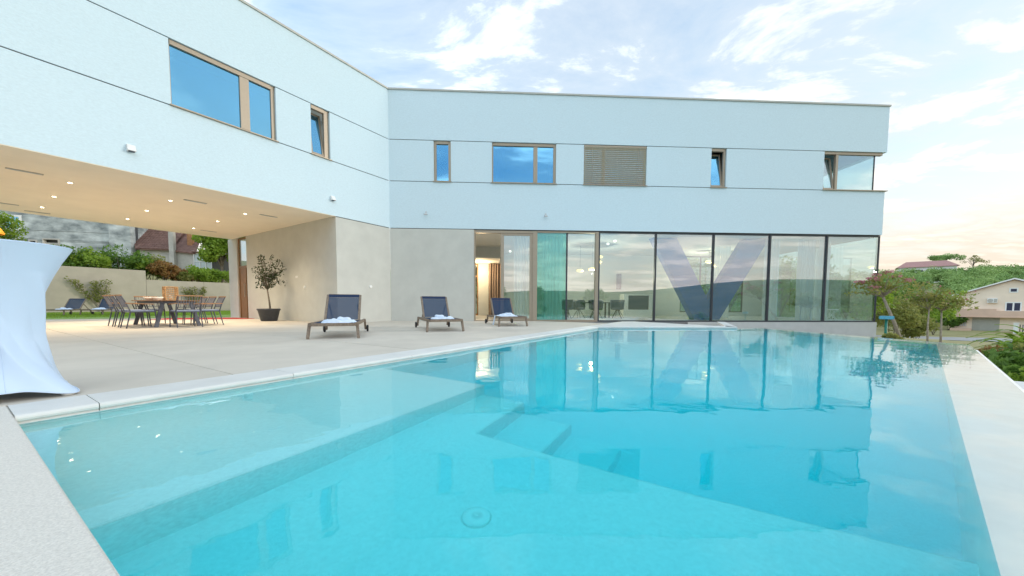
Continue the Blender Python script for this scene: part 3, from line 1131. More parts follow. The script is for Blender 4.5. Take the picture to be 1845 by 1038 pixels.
zz = (Z_G2, Z_G1)
window(FL, *WIN_L[1], *zz, mull=[(4.62, 4.84)] , jl=.1, jr=.03)
window(FL, *WIN_L[0], *zz, sash=2.65, jl=.16, jr=.04)
window(FR, *WIN_R[0], *zz, jl=.10, jr=.10)
window(FR, *WIN_R[1], *zz, mull=[(5.58, 5.74)], jl=.05, jr=.10)
wb = window(FR, *WIN_R[2], *zz, mull=[(8.32, 8.44)])
window(FR, *WIN_R[3], *zz, sash=13.05, jl=.03, jr=.10)
# venetian blind slats in front of the third window
sl0 = MB()
sl0.box(FR, 7.585, 10.085, .005, .05, 0, .006)
P_ = [FR(s, t, z) for s, t, z in ((7.585, .0, .012), (10.085, .0, .012), (10.085, .055, -.030), (7.585, .055, -.030), (7.585, .0, .017), (10.085, .0, .017), (10.085, .055, -.025), (7.585, .055, -.025))]
slm = MB().add(P_, [(0, 1, 2, 3), (7, 6, 5, 4), (0, 4, 5, 1), (1, 5, 6, 2), (2, 6, 7, 3), (3, 7, 4, 0)])
M_SLAT = mat('blind_slat', (0.62, 0.55, 0.44), 0.55, 0.05, 10)
first = None
for k in range(19):
    z = Z_G1 - .10 - k * .0755
    if first is None:
        first = slm.build('slat', M_SLAT, wb)
        first.location.z = z
    else:
        c = first.copy()
        COL.objects.link(c)
        c.location.z = z
lad = MB()
for s_ in (7.9, 9.75):
    lad.box(FR, s_, s_ + .012, -.004, -.002, Z_G2 + .05, Z_G1 - .06)
lad.box(FR, 7.58, 10.09, 0.0, .06, Z_G1 - .075, Z_G1 - .02)
lad.build('blind_rail', M_BRONZE, wb)

# corner window at the far end: tilted sash, fixed glass turning the corner
cw = MB()
z0c, z1c = Z_G2 + .02, Z_G1
cw.box(FR, 17.501, 17.54, .07, .16, z0c, z1c - .002)
cw.box(FR, 18.06, 18.16, .06, .16, z0c, z1c - .1)
cw.box(FR, 17.54, REND - .13, .05, .16, z1c - .1, z1c - .002)
cw.box(FR, 17.54, REND - .02, .06, .16, z0c, z0c + .04)
cw.box(FR, REND - .45, REND - .40, .16, 3.2, z0c, z0c + .04)
cwo = cw.build('window', M_BRONZE, villa)
MB().box(FR, 17.47, REND + .07, -.06, .059, z0c - .032, z0c - .004).build('sill', M_BRONZE, cwo)
th = math.radians(9)
def FTc(s, t, z): return FR(s, .09 + math.sin(th) * z + math.cos(th) * t, z0c + .045 + math.cos(th) * z - math.sin(th) * t)
sm = MB()
for q in ((17.56, 17.62, 0, 1.36), (17.99, 18.05, 0, 1.36), (17.62, 17.99, 0, .06), (17.62, 17.99, 1.30, 1.36)):
    sm.box(FTc, q[0], q[1], 0, .06, q[2], q[3])
so = sm.build('sash', M_BRONZE, cwo)
MB().box(FTc, 17.621, 17.989, .02, .028, .061, 1.299).build('pane', M_GLASS, so)
MB().box(FR, 18.161, REND - .43, .10, .108, z0c + .041, z1c - .101).build('pane', M_GLASS, cwo)
MB().box(FR, REND - .4285, REND - .4205, .11, 3.19, z0c + .041, z1c - .012).build('pane', M_GLASS, cwo)
MB().box(FR, REND - .45, REND - .41, .085, .109, z0c + .041, z1c - .101).build('corner_bead', M_DARKFRAME, cwo)

# ---------------------------------------------------------------- glass wall of the ground floor
GT = .10          # glass plane
zs, zh = .03, 3.585
sld = MB()        # sliding door frame (bronze)
sld.box(FR, 3.2405, 3.30, .03, .2, -.02, zh)
sld.box(FR, 5.58, 5.76, .04, .2, -.02, zh)
sld.box(FR, 8.12, 8.24, .04, .2, -.02, zh)
sld.box(FR, 3.30, 5.58, .05, .2, zh - .10, zh)
sld.box(FR, 5.76, 8.12, .05, .2, zh - .06, zh)
sld.box(FR, 3.30, 5.58, .04, .2, -.02, .03)
sld.box(FR, 5.76, 8.12, .04, .2, -.02, .05)
slw = sld.build('sliding_door', M_BRONZE, villa, bevel=.004)
lfm = MB()
for a, b, z0, z1 in ((4.30, 4.43, .031, zh - .101), (5.46, 5.579, .031, zh - .101), (4.431, 5.459, zh - .19, zh - .101), (4.431, 5.459, .031, .11)):
    lfm.box(FR, a, b, .075, .13, z0, z1)
leaf = lfm.build('door_leaf', M_BRONZE, slw, bevel=.004)
MB().box(FR, 4.425, 5.465, .098, .106, .105, zh - .185).build('pane', M_GLASS, leaf)
MB().box(FR, 5.761, 8.119, .14, .148, .051, zh - .061).build('pane', M_GLASS, slw)
l2 = MB()
l2.box(FR, 5.765, 6.93, .085, .095, .052, zh - .062)
l2o = l2.build('pane', M_GLASS_TEAL, slw)
MB().box(FR, 6.931, 6.99, .08, .12, .052, zh - .062).build('stile', M_DARKFRAME, slw)
gw = MB()
MULL = [10.60, 13.02, 15.42, 17.88]
gw.box(FR, 8.241, REND - .02, .04, .16, -.015, .035)
gw.box(FR, 8.241, REND - .02, .04, .16, 3.545, zh)
gw.box(FR, 8.241, 8.30, .06, .16, .036, 3.544)
for s in MULL:
    gw.box(FR, s - .032, s + .032, .05, .17, .036, 3.544)
gw.box(FR, REND - .06, REND - .02, .04, .10, .036, 3.544)
gw.box(FR, REND - .10, REND - .021, .161, 5.4, -.015, .035)
gw.box(FR, REND - .10, REND - .021, .161, 5.4, 3.545, zh)
gwo = gw.build('glass_wall_frame', M_DARKFRAME, villa, bevel=.003)
ed = [8.30] + MULL + [REND - .03]
for k in range(len(ed) - 1):
    a = ed[k] + (.033 if k else .0)
    b = ed[k + 1] - (.033 if k < len(ed) - 2 else .03)
    MB().box(FR, a, b, GT, GT + .012, .036, 3.544).build('pane', M_GLASS, gwo)
for t0, t1 in ((.163, 2.7), (2.72, 5.38)):
    MB().box(FR, REND - .066, REND - .054, t0, t1, .036, 3.544).build('pane', M_GLASS, gwo)
MB().box(FR, REND - .09, REND - .03, 2.7005, 2.7195, .036, 3.544).build('mullion', M_DARKFRAME, gwo)
# plinth under the glass wall
MB().box(FR, 8.2, REND - .012, -.012, RD, -1.6, -.024).build('plinth', M_PLINTH, villa)

# ---------------------------------------------------------------- the room behind the glass
RB = 6.35
MB().box(FR, 2.4, REND - .11, .2, RD, -.0225, .032).build('room_floor', M_INT_FLOOR, villa)
MB().box(FR, 2.4, REND - .30, .2005, RD - .2, 3.50, 3.605).build('room_ceiling', M_INT_CEIL, villa)
def back(s0, s1, z0, z1, name='inner_wall', m=None):
    return MB().box(FR, s0, s1, RB - .15, RB, z0, z1).build(name, m or M_INT_WALL, villa)
back(2.3, 2.50, .033, 3.499)
back(3.16, 5.25, .033, 3.499)
back(5.25, 5.80, .033, 1.0)
back(5.80, 7.05, .033, 3.499)
back(7.05, 7.40, .033, 2.3)
back(7.40, 14.9, .033, 3.499)
back(18.7, REND - .3, .033, 3.499)
back(14.9, 18.7, .033, .25)
MB().box(FR, 2.24, 2.39, .26, RD, .033, 3.499).build('inner_wall', M_INT_WALL, villa)
MB().box(FR, 2.39, 4.35, 3.6, RB - .16, 2.95, 3.499).build('dropped_ceiling', M_INT_CEIL, villa)
MB().box(FR, REND - .3, REND - .02, 5.4, RD, -.02, 3.6).build('wall', M_STUCCO, villa)
rw = MB()
for a, b, z0, z1 in ((2.50, 3.16, .033, 2.94), ):
    rw.box(FR, a, a + .07, RB - .12, RB - .04, z0, z1)
    rw.box(FR, b - .07, b, RB - .12, RB - .04, z0, z1)
    rw.box(FR, a + .07, b - .07, RB - .12, RB - .04, z1 - .07, z1)
    rw.box(FR, a + .07, b - .07, RB - .12, RB - .04, 2.2, 2.29)
    rw.box(FR, a + .07, b - .07, RB - .12, RB - .04, z0, .14)
rd = rw.build('garden_door', M_WOOD, villa)
MB().box(FR, 2.575, 3.085, RB - .09, RB - .082, .141, 2.87).build('pane', M_GLASS, rd)
back(2.5, 3.16, 2.941, 3.499)
for a, b, z0, z1, ms in ((5.25, 5.80, 1.0, 3.499, ()), (7.05, 7.40, 2.3, 3.499, ()), (14.9, 18.7, .25, 3.499, (16.1, 17.4))):
    q = MB()
    q.box(FR, a, a + .05, RB - .12, RB - .04, z0, z1)
    q.box(FR, b - .05, b, RB - .12, RB - .04, z0, z1)
    q.box(FR, a + .05, b - .05, RB - .12, RB - .04, z1 - .05, z1)
    q.box(FR, a + .05, b - .05, RB - .12, RB - .04, z0, z0 + .05)
    for m_ in ms:
        q.box(FR, m_ - .03, m_ + .03, RB - .12, RB - .04, z0 + .05, z1 - .05)
    wo = q.build('window', M_DARKFRAME, villa)
    MB().box(FR, a + .045, b - .045, RB - .085, RB - .077, z0 + .045, z1 - .045).build('pane', M_GLASS, wo)
# V columns just inside the glass
for a0, a1, b0, b1 in ((10.70, 11.75, 12.62, 13.67), (14.75, 15.80, 12.62 + .05, 13.72)):
    zc0, zc1 = .033, 3.499
    tt = (.62, 1.02) if a0 < 12 else (.625, 1.015)
    V = [FR(b0, tt[0], zc0), FR(b1, tt[0], zc0), FR(b1, tt[1], zc0), FR(b0, tt[1], zc0),
         FR(a0, tt[0], zc1), FR(a1, tt[0], zc1), FR(a1, tt[1], zc1), FR(a0, tt[1], zc1)]
    MB().add(V, [(0, 3, 2, 1), (4, 5, 6, 7), (0, 1, 5, 4), (1, 2, 6, 5), (2, 3, 7, 6), (3, 0, 4, 7)]).build('diagonal_column', M_COLUMN, villa, bevel=.01)


def curtain(F, s0, s1, t, z0, z1, m, label, name='curtain', group=None, waves=7, amp=.05, along='s'):
    mb = MB()
    def fn(u, v):
        s = s0 + (s1 - s0) * u
        w = amp * math.sin(u * waves * 2 * math.pi + .6 * math.sin(v * 3)) * (0.75 + .25 * v) + amp * .4 * math.sin(u * waves * 4.7 + 1)
        z = z0 + (z1 - z0) * v
        return F(s, t + w, z) if along == 's' else F(t + w, s, z)
    mb.grid(fn, waves * 10, 8)
    o = mb.build(name, m, None, True, recalc=False)
    return tag(o, label, 'curtain', group)


cg = 'curtains behind the glass wall'
curtain(FR, 4.85, 5.45, .42, .04, 3.48, M_CURTAIN, 'white sheer curtain just behind the closed leaf of the sliding door', group=cg, waves=5)
curtain(FR, 6.0, 6.85, .40, .04, 3.48, M_CURTAIN, 'white sheer curtain behind the turquoise tinted door pane', group=cg, waves=6)
curtain(FR, 14.55, 15.3, 2.4, .04, 3.48, M_CURTAIN, 'white sheer curtain beside the right leg of the V column', group=cg, waves=6)
curtain(FR, 15.55, 16.15, .50, .04, 3.48, M_CURTAIN, 'white sheer curtain just right of the mullion by the V column', group=cg, waves=5)
curtain(FR, 17.05, 17.75, .50, .04, 3.48, M_CURTAIN, 'bunched white sheer curtain just left of the last mullion', group=cg, waves=6, amp=.07)
curtain(FR, 17.98, 18.45, .50, .04, 3.48, M_CURTAIN, 'white sheer curtain in the corner pane next to the last mullion', group=cg, waves=4)
curtain(FR, 1.9, 3.3, REND - .42, .04, 3.48, M_CURTAIN, 'wide white sheer curtain along the glazed end of the room', group=cg, waves=8, along='t')
curtain(FR, 3.75, 4.6, RB - .45, .04, 2.93, M_CURTAIN_BROWN, 'taupe curtain seen through the open terrace door', group=cg, waves=6, amp=.06)
curtain(FR, 4.0, 4.45, .42, Z_G2 - .3, Z_G1, M_CURTAIN, 'white sheer curtain at the left of the upper two pane window', group='curtains of the upper windows', waves=4)
curtain(FR, 17.53, 17.72, .55, Z_G2 - .3, Z_G1 - .5, M_CURTAIN, 'short pale curtain behind the tilted sash of the upper corner window', group='curtains of the upper windows', waves=3, amp=.03)


# dining group inside
def tub_chair():
    root = thing('tub_chair', 'x', 'chair')
    sh = MB()
    def fn(u, v):
        a = math.radians(-215 + 250 * u) 
        r = .29 + .03 * v
        hgt = .46 + v * (.40 if .2 < u < .8 else .26 + .14 * min(1, min(u, 1 - u) / .2))
        return Vector((r * math.cos(a), r * math.sin(a) * .95, hgt))
    sh.grid(fn, 20, 4)
    so_ = sh.build('shell', M_TUB, root, True, recalc=False)
    md = so_.modifiers.new('thick', 'SOLIDIFY')
    md.thickness = .04
    MB().lathe([(.0, .40), (.24, .40), (.285, .43), (.285, .47), (.25, .495), (0, .50)], n=18, cap=False).build('seat', M_TUB, root, True)
    for k in range(4):
        a = math.radians(45 + 90 * k)
        MB().tube([(0.05 * math.cos(a), .05 * math.sin(a), .40), (.30 * math.cos(a), .30 * math.sin(a), 0)], [.016, .011], 6).build('leg', M_BLACK, root)
    return root


tc0 = tub_chair()
ids = [(8.0, 2.3, 200, 'dark tub chair nearest the stile of the sliding door'), (7.35, 1.9, 170, 'dark tub chair behind the middle of the clear door pane'), (8.75, 2.0, 190, 'dark tub chair right beside the bronze jamb, in the first big pane'),
       (9.75, 2.1, 160, 'dark tub chair in the middle of the first big pane'), (10.15, 3.1, 90, 'dark tub chair at the right end of the indoor table'), (7.7, 3.9, 10, 'dark tub chair on the far side of the indoor table, left'), (9.2, 3.9, -15, 'dark tub chair on the far side of the indoor table, right')]
for i, (s, t, ang, lab) in enumerate(ids):
    o = tc0 if i == 0 else copy_tree(tc0)
    p = FR(s, t, .033)
    o.location = p
    o.rotation_euler = (0, 0, math.radians(ang))
    tag(o, lab, 'chair', 'tub chairs round the indoor table')
it = thing('dining_table', 'dark dining table inside the glass room among the tub chairs', 'table', FR(8.6, 3.0, .033))
MB().box(FR, 7.3, 9.9, 2.55, 3.45, .745, .785).build('table_top', M_TUB, it, bevel=.008)
for s in (7.55, 9.55):
    for t in (2.7, 3.3):
        MB().box(FR, s, s + .07, t, t + .07, .033, .744).build('leg', M_BLACK, it)

# pendants
def pendant(p, r, lab, top=3.5, group='glowing pendants in the glass room'):
    root = thing('pendant_lamp', lab, 'lamp', p, group)
    MB().lathe([(.01, r * .42), (r * .55, r * .36), (r * .92, r * .16), (r, 0), (r * .9, -r * .18), (r * .5, -r * .36), (.01, -r * .42)], p, 20, cap=False).build('lamp_shade', M_PENDANT, root, True)
    MB().tube([Vector(p) + Vector((0, 0, r * .4)), (p[0], p[1], top)], .006, 5).build('cord', M_BLACK, root)
    return root


pts = [((9.15, 3.0, 2.98), .17, 'highest glowing pendant of the cluster over the indoor table'), ((9.02, 2.7, 2.70), .17, 'glowing pendant second from the top of the cluster over the indoor table'),
       ((8.75, 2.8, 2.38), .17, 'glowing pendant right of the bronze jamb, lower in the cluster'), ((8.18, 2.9, 2.30), .17, 'lowest glowing pendant of the cluster, left of the bronze jamb'),
       ((15.35, 4.2, 2.95), .18, 'left glowing pendant of the pair between the legs of the V column'), ((15.75, 4.3, 2.76), .18, 'right glowing pendant of the pair between the legs of the V column')]
for (s, t, z), r, lab in pts:
    pendant(tuple(FR(s, t, z)), r, lab)
for k_, (s, t, z, e) in enumerate(((8.75, 2.8, 2.16, 85), (15.6, 4.25, 2.5, 60))):
    pl = bpy.data.lights.new('pendant_light', 'POINT')
    pl.energy = e
    pl.color = (1, .84, .62)
    pl.shadow_soft_size = .05
    po = bpy.data.objects.new('pendant_light', pl)
    COL.objects.link(po)
    po.location = FR(s, t, z)
# warm lamp in the passage behind the open terrace door
pl3 = bpy.data.lights.new('passage_lamp', 'POINT')
pl3.energy = 45
pl3.color = (1, .72, .40)
pl3.shadow_soft_size = .04
po3 = bpy.data.objects.new('passage_lamp', pl3)
COL.objects.link(po3)
po3.location = FR(3.3, 5.2, 2.55)
for s, t, lab in ((9.35, 1.4, 'lit ceiling spot high in the first big pane, upper of two'), (9.3, 2.2, 'lit ceiling spot high in the first big pane, lower of two'), (4.9, 4.9, 'lit ceiling spot seen through the sliding door leaf')):
    q = MB()
    p = FR(s, t, 3.44)
    q.lathe([(.0, 0), (.05, 0), (.05, .059), (0, .059)], p, 12, cap=False)
    tag(q.build('ceiling_spot', M_SPOTGLOW, None, True), lab, 'spotlight', 'ceiling spots in the glass room')
fp = thing('fireplace', 'white framed fireplace with a dark opening inside the glass room', 'fireplace', FR(11.4, 4.2, .033))
fq = MB()
fq.box(FR, 10.75, 11.0, 4.0, 4.6, .033, 1.15)
fq.box(FR, 12.1, 12.35, 4.0, 4.6, .033, 1.15)
fq.box(FR, 11.0, 12.1, 4.0, 4.6, .033, .42)
fq.box(FR, 10.75, 12.35, 4.0, 4.6, 1.1505, 1.22)
fq.build('surround', M_WHITE, fp, bevel=.006)
MB().box(FR, 11.001, 12.099, 4.06, 4.58, .4205, 1.149).build('firebox', M_DARKPANEL, fp)
tag(MB().box(FR, 11.1, 11.36, RB - .24, RB - .152, 1.55, 2.45).build('wall_panel', M_DARKPANEL), 'tall narrow dark blue panel on the back wall of the glass room', 'wall panel')
# white lattice side table in the corner pane
sc = thing('side_stool', 'small white lattice stool standing behind the corner pane', 'stool', FR(18.9, .75, .033))
q = MB()
p = FR(18.9, .75, .033)
q.lathe([(.0, .44), (.22, .44), (.23, .46), (.22, .48), (0, .48)], p, 16, cap=False)
q.build('seat', M_WHITE, sc, True)
for k in range(6):
    a = k * math.pi / 3
    MB().tube([p + Vector((.19 * math.cos(a), .19 * math.sin(a), .44)), p + Vector((.08 * math.cos(a + .9), .08 * math.sin(a + .9), .22)), p + Vector((.2 * math.cos(a + 1.8), .2 * math.sin(a + 1.8), 0))], .012, 5).build('leg', M_WHITE, sc, True)

# ---------------------------------------------------------------- fixtures on the facade and in the soffit
M_LAMPGREY = mat('lamp_grey', (0.50, 0.53, 0.55), 0.5)
for F, s, z, lab in ((FL, 7.03, 4.13, 'pale wedge shaped wall light on the facade left of the two pane window'), (FL, 2.31, 4.17, 'pale wedge shaped wall light on the facade under the tilted narrow window')):
    q = MB()
    P = [F(s - .07, -.001, z - .07), F(s + .07, -.001, z - .07), F(s + .07, -.13, z - .07), F(s - .07, -.13, z - .07),
         F(s - .07, -.001, z + .08), F(s + .07, -.001, z + .08), F(s + .07, -.045, z + .08), F(s - .07, -.045, z + .08)]
    q.add(P, [(0, 3, 2, 1), (4, 5, 6, 7), (0, 1, 5, 4), (1, 2, 6, 5), (2, 3, 7, 6), (3, 0, 4, 7)])
    root = thing('facade_lamp', lab, 'wall light', F(s, 0, z), 'lamps on the white facade')
    q.build('body', M_WHITE, root, bevel=.006)
    MB().box(F, s - .05, s + .05, -.115, -.02, z - .078, z - .0705).build('lens', M_DARKPANEL, root)
for s, lab in ((1.40, 'small grey bracket camera on the facade left of the sliding door'), (6.07, 'small grey bracket camera on the facade above the sliding door')):
    p = FR(s, 0, 4.2)
    root = thing('security_camera', lab, 'camera', p, 'small cameras on the white facade')
    MB().box(FR, s - .035, s + .035, -.03, -.001, 4.16, 4.26).build('bracket', M_LAMPGREY, root, bevel=.004)
    MB().tube([FR(s, -.03, 4.18), FR(s, -.10, 4.16)], .014, 6).build('arm', M_LAMPGREY, root)
    MB().tube([FR(s + .05, -.08, 4.15), FR(s - .06, -.16, 4.12)], [.032, .036], 10).build('body', M_LAMPGREY, root)

DL_POS = [(7.66, 2.34), (7.70, 4.55), (7.73, 6.69), (5.82, 2.30), (5.86, 4.47), (5.89, 6.65), (3.98, 2.27), (4.04, 4.38), (4.06, 6.70)]
d_proto = None
for i_, (s, t) in enumerate(DL_POS):
    dlab = 'round lit ceiling downlight, %s, %s' % (('leftmost row across the terrace', 'middle row across the terrace', 'row nearest the end wall')[i_ // 3], ('pool side', 'middle of the row', 'garden side')[i_ % 3])
    p = FL(s, t, 3.622)
    if d_proto is None:
        d_proto = thing('downlight', dlab, 'ceiling light', p, 'downlights in the terrace ceiling')
        MB().lathe([(.04, -.010), (.07, -.010), (.075, -.004), (.075, .001)], p, 18, cap=False).build('rim', M_WHITE, d_proto, True)
        MB().lathe([(0.0, -.007), (.042, -.007)], p, 18, cap=False).build('lens', M_DOWNLIGHT, d_proto)
    else:
        c = copy_tree(d_proto)
        c.location = p
        c['label'] = dlab
    sp = bpy.data.lights.new('downlight_beam', 'SPOT')
    sp.energy = 78
    sp.color = (1.0, .84, .61)
    sp.spot_size = math.radians(120)
    sp.spot_blend = .8
    sp.shadow_soft_size = .05
    so = bpy.data.objects.new('downlight_beam', sp)
    COL.objects.link(so)
    so.location = p + Vector((0, 0, -.03))
for i, (s, t, w) in enumerate(((8.35, 2.0, .26), (8.4, 6.95, .26), (7.73, 7.85, .26), (5.39, 1.83, .26), (3.43, 1.92, .26), (3.52, 6.9, .26))):
    root = thing('ceiling_vent', 'slim grey slot vent in the terrace ceiling, ' + ('pool side, at the left frame edge', 'garden side, at the left frame edge', 'garden side, above the small concrete building window', 'pool side, between the downlight rows', 'pool side, nearest the end wall', 'garden side, nearest the terrace pier')[i], 'vent', FL(s, t, 3.62), 'slot vents in the terrace ceiling')
    MB().box(FL, s - w, s + w, t - .06, t + .06, 3.612, 3.6215).build('plate', M_VENT, root)
    for k in range(3):
        MB().box(FL, s - w + .02, s + w - .02, t - .04 + k * .03, t - .025 + k * .03, 3.606, 3.6115).build('fin', M_LAMPGREY, root)

# ================================================================ TERRACE FURNITURE
def lounger(label, group, proto_mats=(None,)):
    """sun lounger built at the origin: foot end at -y, head end at +y"""
    root = thing('sun_lounger', label, 'sun lounger', (0, 0, 0), group)
    W, zr, foot, head, hinge = .40, .275, -.98, .98, .20
    fr = MB()
    for sx in (-1, 1):
        fr.bar((sx * W, foot, zr), (sx * W, head, zr), .045, .065)
    fr.bar((-W + .0235, foot + .0, zr - .001), (W - .0235, foot + .0, zr - .001), .05, .06)
    fr.bar((-W + .0235, hinge, zr - .012), (W - .0235, hinge, zr - .012), .04, .04)
    fr.bar((-W + .0235, head - .03, zr - .012), (W - .0235, head - .03, zr - .012), .04, .04)
    fr.build('frame', M_TEAK, root, bevel=.006)
    for sx in (-1, 1):
        MB().bar((sx * (W + .02), foot + .09, zr + .02), (sx * (W + .045), foot + .02, 0), .05, .055, Vector((0, 1, 0))).build('leg', M_TEAK, root, bevel=.004)
        lg = MB().bar((sx * (W + .02), head - .20, zr + .02), (sx * (W + .03), head - .10, .06), .045, .055, Vector((0, 1, 0))).build('leg', M_TEAK, root, bevel=.004)
        wh = MB()
        wh.tube([(sx * (W + .055), head - .10, .08), (sx * (W + .095), head - .10, .08)], .08, 18)
        wo = wh.build('wheel', M_RUBBER, root, bevel=.006)
        MB().tube([(sx * (W + .05), head - .10, .08), (sx * (W + .099), head - .10, .08)], .028, 12).build('hub', M_TEAK, wo)
    sg = MB()
    sg.grid(lambda u, v: Vector(((-W + .03) + u * 2 * (W - .03), foot + .03 + v * (hinge - foot), zr + .024 - .03 * math.sin(math.pi * u) * math.sin(math.pi * v))), 8, 10)
    so = sg.build('seat_sling', M_SLING, root, True, recalc=False)
    # raised back
    th = math.radians(52)
    L = .74
    by = Vector((0, math.cos(th), math.sin(th)))
    b0 = Vector((0, hinge + .02, zr + .02))
    Wb = W - .055
    bf = MB()
    for sx in (-1, 1):
        bf.bar(b0 + Vector((sx * Wb, 0, 0)), b0 + Vector((sx * Wb, 0, 0)) + by * L, .035, .05, Vector((1, 0, 0)))
    bf.bar(b0 + by * L + Vector((-Wb + .0175, 0, 0)), b0 + by * L + Vector((Wb - .0175, 0, 0)), .03, .03)
    bf.build('back_frame', M_TEAK, root, bevel=.005)
    bs = MB()
    nb = Vector((0, -math.sin(th), math.cos(th)))
    bs.grid(lambda u, v: b0 + Vector((-Wb + .02 + u * 2 * (Wb - .02), 0, 0)) + by * (.02 + v * (L - .11)) + nb * (.012 - .02 * math.sin(math.pi * u) * math.sin(math.pi * v)), 8, 8)
    bo = bs.build('back_sling', M_SLING, root, True, recalc=False)
    hb = MB()
    P = []
    hb.grid(lambda u, v: b0 + Vector((-Wb + .02 + u * 2 * (Wb - .02), 0, 0)) + by * (L - .09 + v * .09) + nb * (.016 + .006 * math.sin(math.pi * v)), 8, 3)
    hb.build('head_band', M_SLING_DARK, root, True, recalc=False)
    for sx in (-1, 1):
        MB().bar(b0 + Vector((sx * (Wb - .05), 0, 0)) + by * .45, Vector((sx * (Wb - .05), head - .05, zr - .01)), .022, .022).build('prop', M_TEAK, root)
    return root


LG = 'sun loungers round the pool and lawn'
lo0 = lounger('navy sun lounger nearest the camera, in front of the wall corner', LG)
spots = [((-3.72, 7.86), (-.30, .954), None), ((-1.98, 9.72), (-.374, .927), 'navy sun lounger in the middle of the terrace, in front of the plain wall'),
         ((-.22, 11.95), (-.27, .963), 'navy sun lounger farthest right, in front of the open sliding door'),
         ((-24.0, 19.6), (-.30, .954), 'grey sun lounger on the lawn, left of the climbing plant'), ((-22.9, 20.3), (-.38, .925), 'blue sun lounger on the lawn between the climbing plant and the dining chairs')]
LOUNGE = []
for i, (p, d, lab) in enumerate(spots):
    o = lo0 if i == 0 else copy_tree(lo0)
    o.location = (p[0], p[1], 0)
    o.rotation_euler = (0, 0, math.atan2(d[1], d[0]) - math.pi / 2)
    if lab: o['label'] = lab
    LOUNGE.append(o)


def towel(o, label, dx, dy, rot, L=.62, Wd=.34, seed=1, drape=False):
    """thick folded towel resting on the sling, rumpled"""
    mb = MB()
    H = .075
    def top(u, v):
        x, y = (u - .5) * L, (v - .5) * Wd
        e = min(1, 6 * min(u, 1 - u)) ** .5 * min(1, 6 * min(v, 1 - v)) ** .5
        h = H * e * (.75 + .7 * mnoise.noise(Vector((x * 5 + seed * 7, y * 7, seed)))) + .018 * mnoise.noise(Vector((x * 16, y * 18, seed * 3.0)))
        wob = .03 * mnoise.noise(Vector((x * 4, y * 4, seed * 5.0)))
        return Vector((x + wob, y + wob * .8, max(0.002, h)))
    mb.grid(top, 26, 16)
    n = 27 * 17
    mb.grid(lambda u, v: Vector((top(u, v).x, top(u, v).y, 0)), 26, 16)
    fold = MB()
    def roll(u, v):
        a = v * 2 * math.pi
        x = (u - .5) * L * .42 + .08 * (1 if seed % 2 else -1)
        r = .045 * min(1, 5 * min(u, 1 - u)) ** .5 * (1 + .5 * mnoise.noise(Vector((x * 9, a, seed * 2.0))))
        return Vector((x, .06 + r * math.cos(a) * 1.5, H * .9 + r * math.sin(a)))
    fold.grid(roll, 14, 12)
    mb.add(fold.v, fold.f)
    if drape:
        mb.grid(lambda u, v: Vector((-L * .5 - .03 + .02 * math.sin(v * 9) - .06 * u, -.02 + (v - .5) * .20 * (1 - .3 * u), .035 - .30 * u)), 8, 8)
    ob = mb.build('towel', M_TOWEL, None, True)
    ob.matrix_world = o.matrix_basis @ Matrix.Translation((dx, dy, .285)) @ Matrix.Rotation(rot, 4, 'Z')
    return tag(ob, label, 'towel', 'white towels on the loungers')


towel(LOUNGE[0], 'rumpled white towel on the nearest navy lounger', .04, -.42, .15, .66, .44, 1)
towel(LOUNGE[1], 'white towel on the middle navy lounger', .06, -.30, -.1, .60, .36, 2)
towel(LOUNGE[2], 'white towel hanging over the side of the lounger by the sliding door', -.05, -.30, -.05, .68, .36, 3, True)
towel(LOUNGE[3], 'white towel on the left lounger of the lawn', .05, -.3, .1, .6, .36, 4)
towel(LOUNGE[4], 'white towel on the right lounger of the lawn', .0, -.3, .1, .6, .36, 5)


# outdoor dining set
def dining_chair():
    """armchair at the origin, facing +y"""
    root = thing('dining_chair', 'x', 'chair')
    W, zs_, zb, za = .27, .43, .86, .64
    legs = (((-W, .24, zs_), (-W, .27, 0)), ((W, .24, zs_), (W, .27, 0)), ((-W, -.24, zs_), (-W, -.33, 0)), ((W, -.24, zs_), (W, -.33, 0)))
    for a, b in legs:
        MB().tube([a, b], [.016, .013], 7).build('leg', M_CHAIRMETAL, root)
    sf = MB()
    loop = [(-W, -.25, zs_), (W, -.25, zs_), (W, .25, zs_), (-W, .25, zs_)]
    for k in range(4):
        sf.tube([loop[k], loop[(k + 1) % 4]], .016, 7)
    sf.build('seat_frame', M_CHAIRMETAL, root)
    MB().box(FW, -W + .01, W - .01, -.24, .25, zs_ + .005, zs_ + .05).build('seat', M_SEATPAD, root, bevel=.012)
    bk = MB()
    for sx in (-1, 1):
        bk.tube([(sx * W, -.24, zs_), (sx * W * .98, -.31, .66), (sx * W * .96, -.40, zb)], .015, 7)
    bk.tube([(-W * .97, -.285, .56), (W * .97, -.285, .56)], .011, 6)
    bk.build('back_frame', M_CHAIRMETAL, root)
    for k in range(9):
        x = -W * .85 + k * W * 1.7 / 8
        MB().tube([(x, -.283, .56), (x, -.315, .68), (x, -.395, zb - .01)], .0085, 5).build('cord', M_ROPE, root)
    MB().box(FW, -W * .96 - .02, W * .96 + .02, -.42, -.38, zb - .005, zb + .028).build('top_rail', M_ARMWOOD, root, bevel=.006)
    for sx in (-1, 1):
        ar = MB()
        ar.bar((sx * (W + .005), -.33, za + .025), (sx * (W + .005), .22, za), .045, .022)
        ao = ar.build('armrest', M_ARMWOOD, root, bevel=.005)
        MB().tube([(sx * W, .25, zs_), (sx * W, .19, za - .01)], .014, 7).build('arm_post', M_CHAIRMETAL, root)
    return root


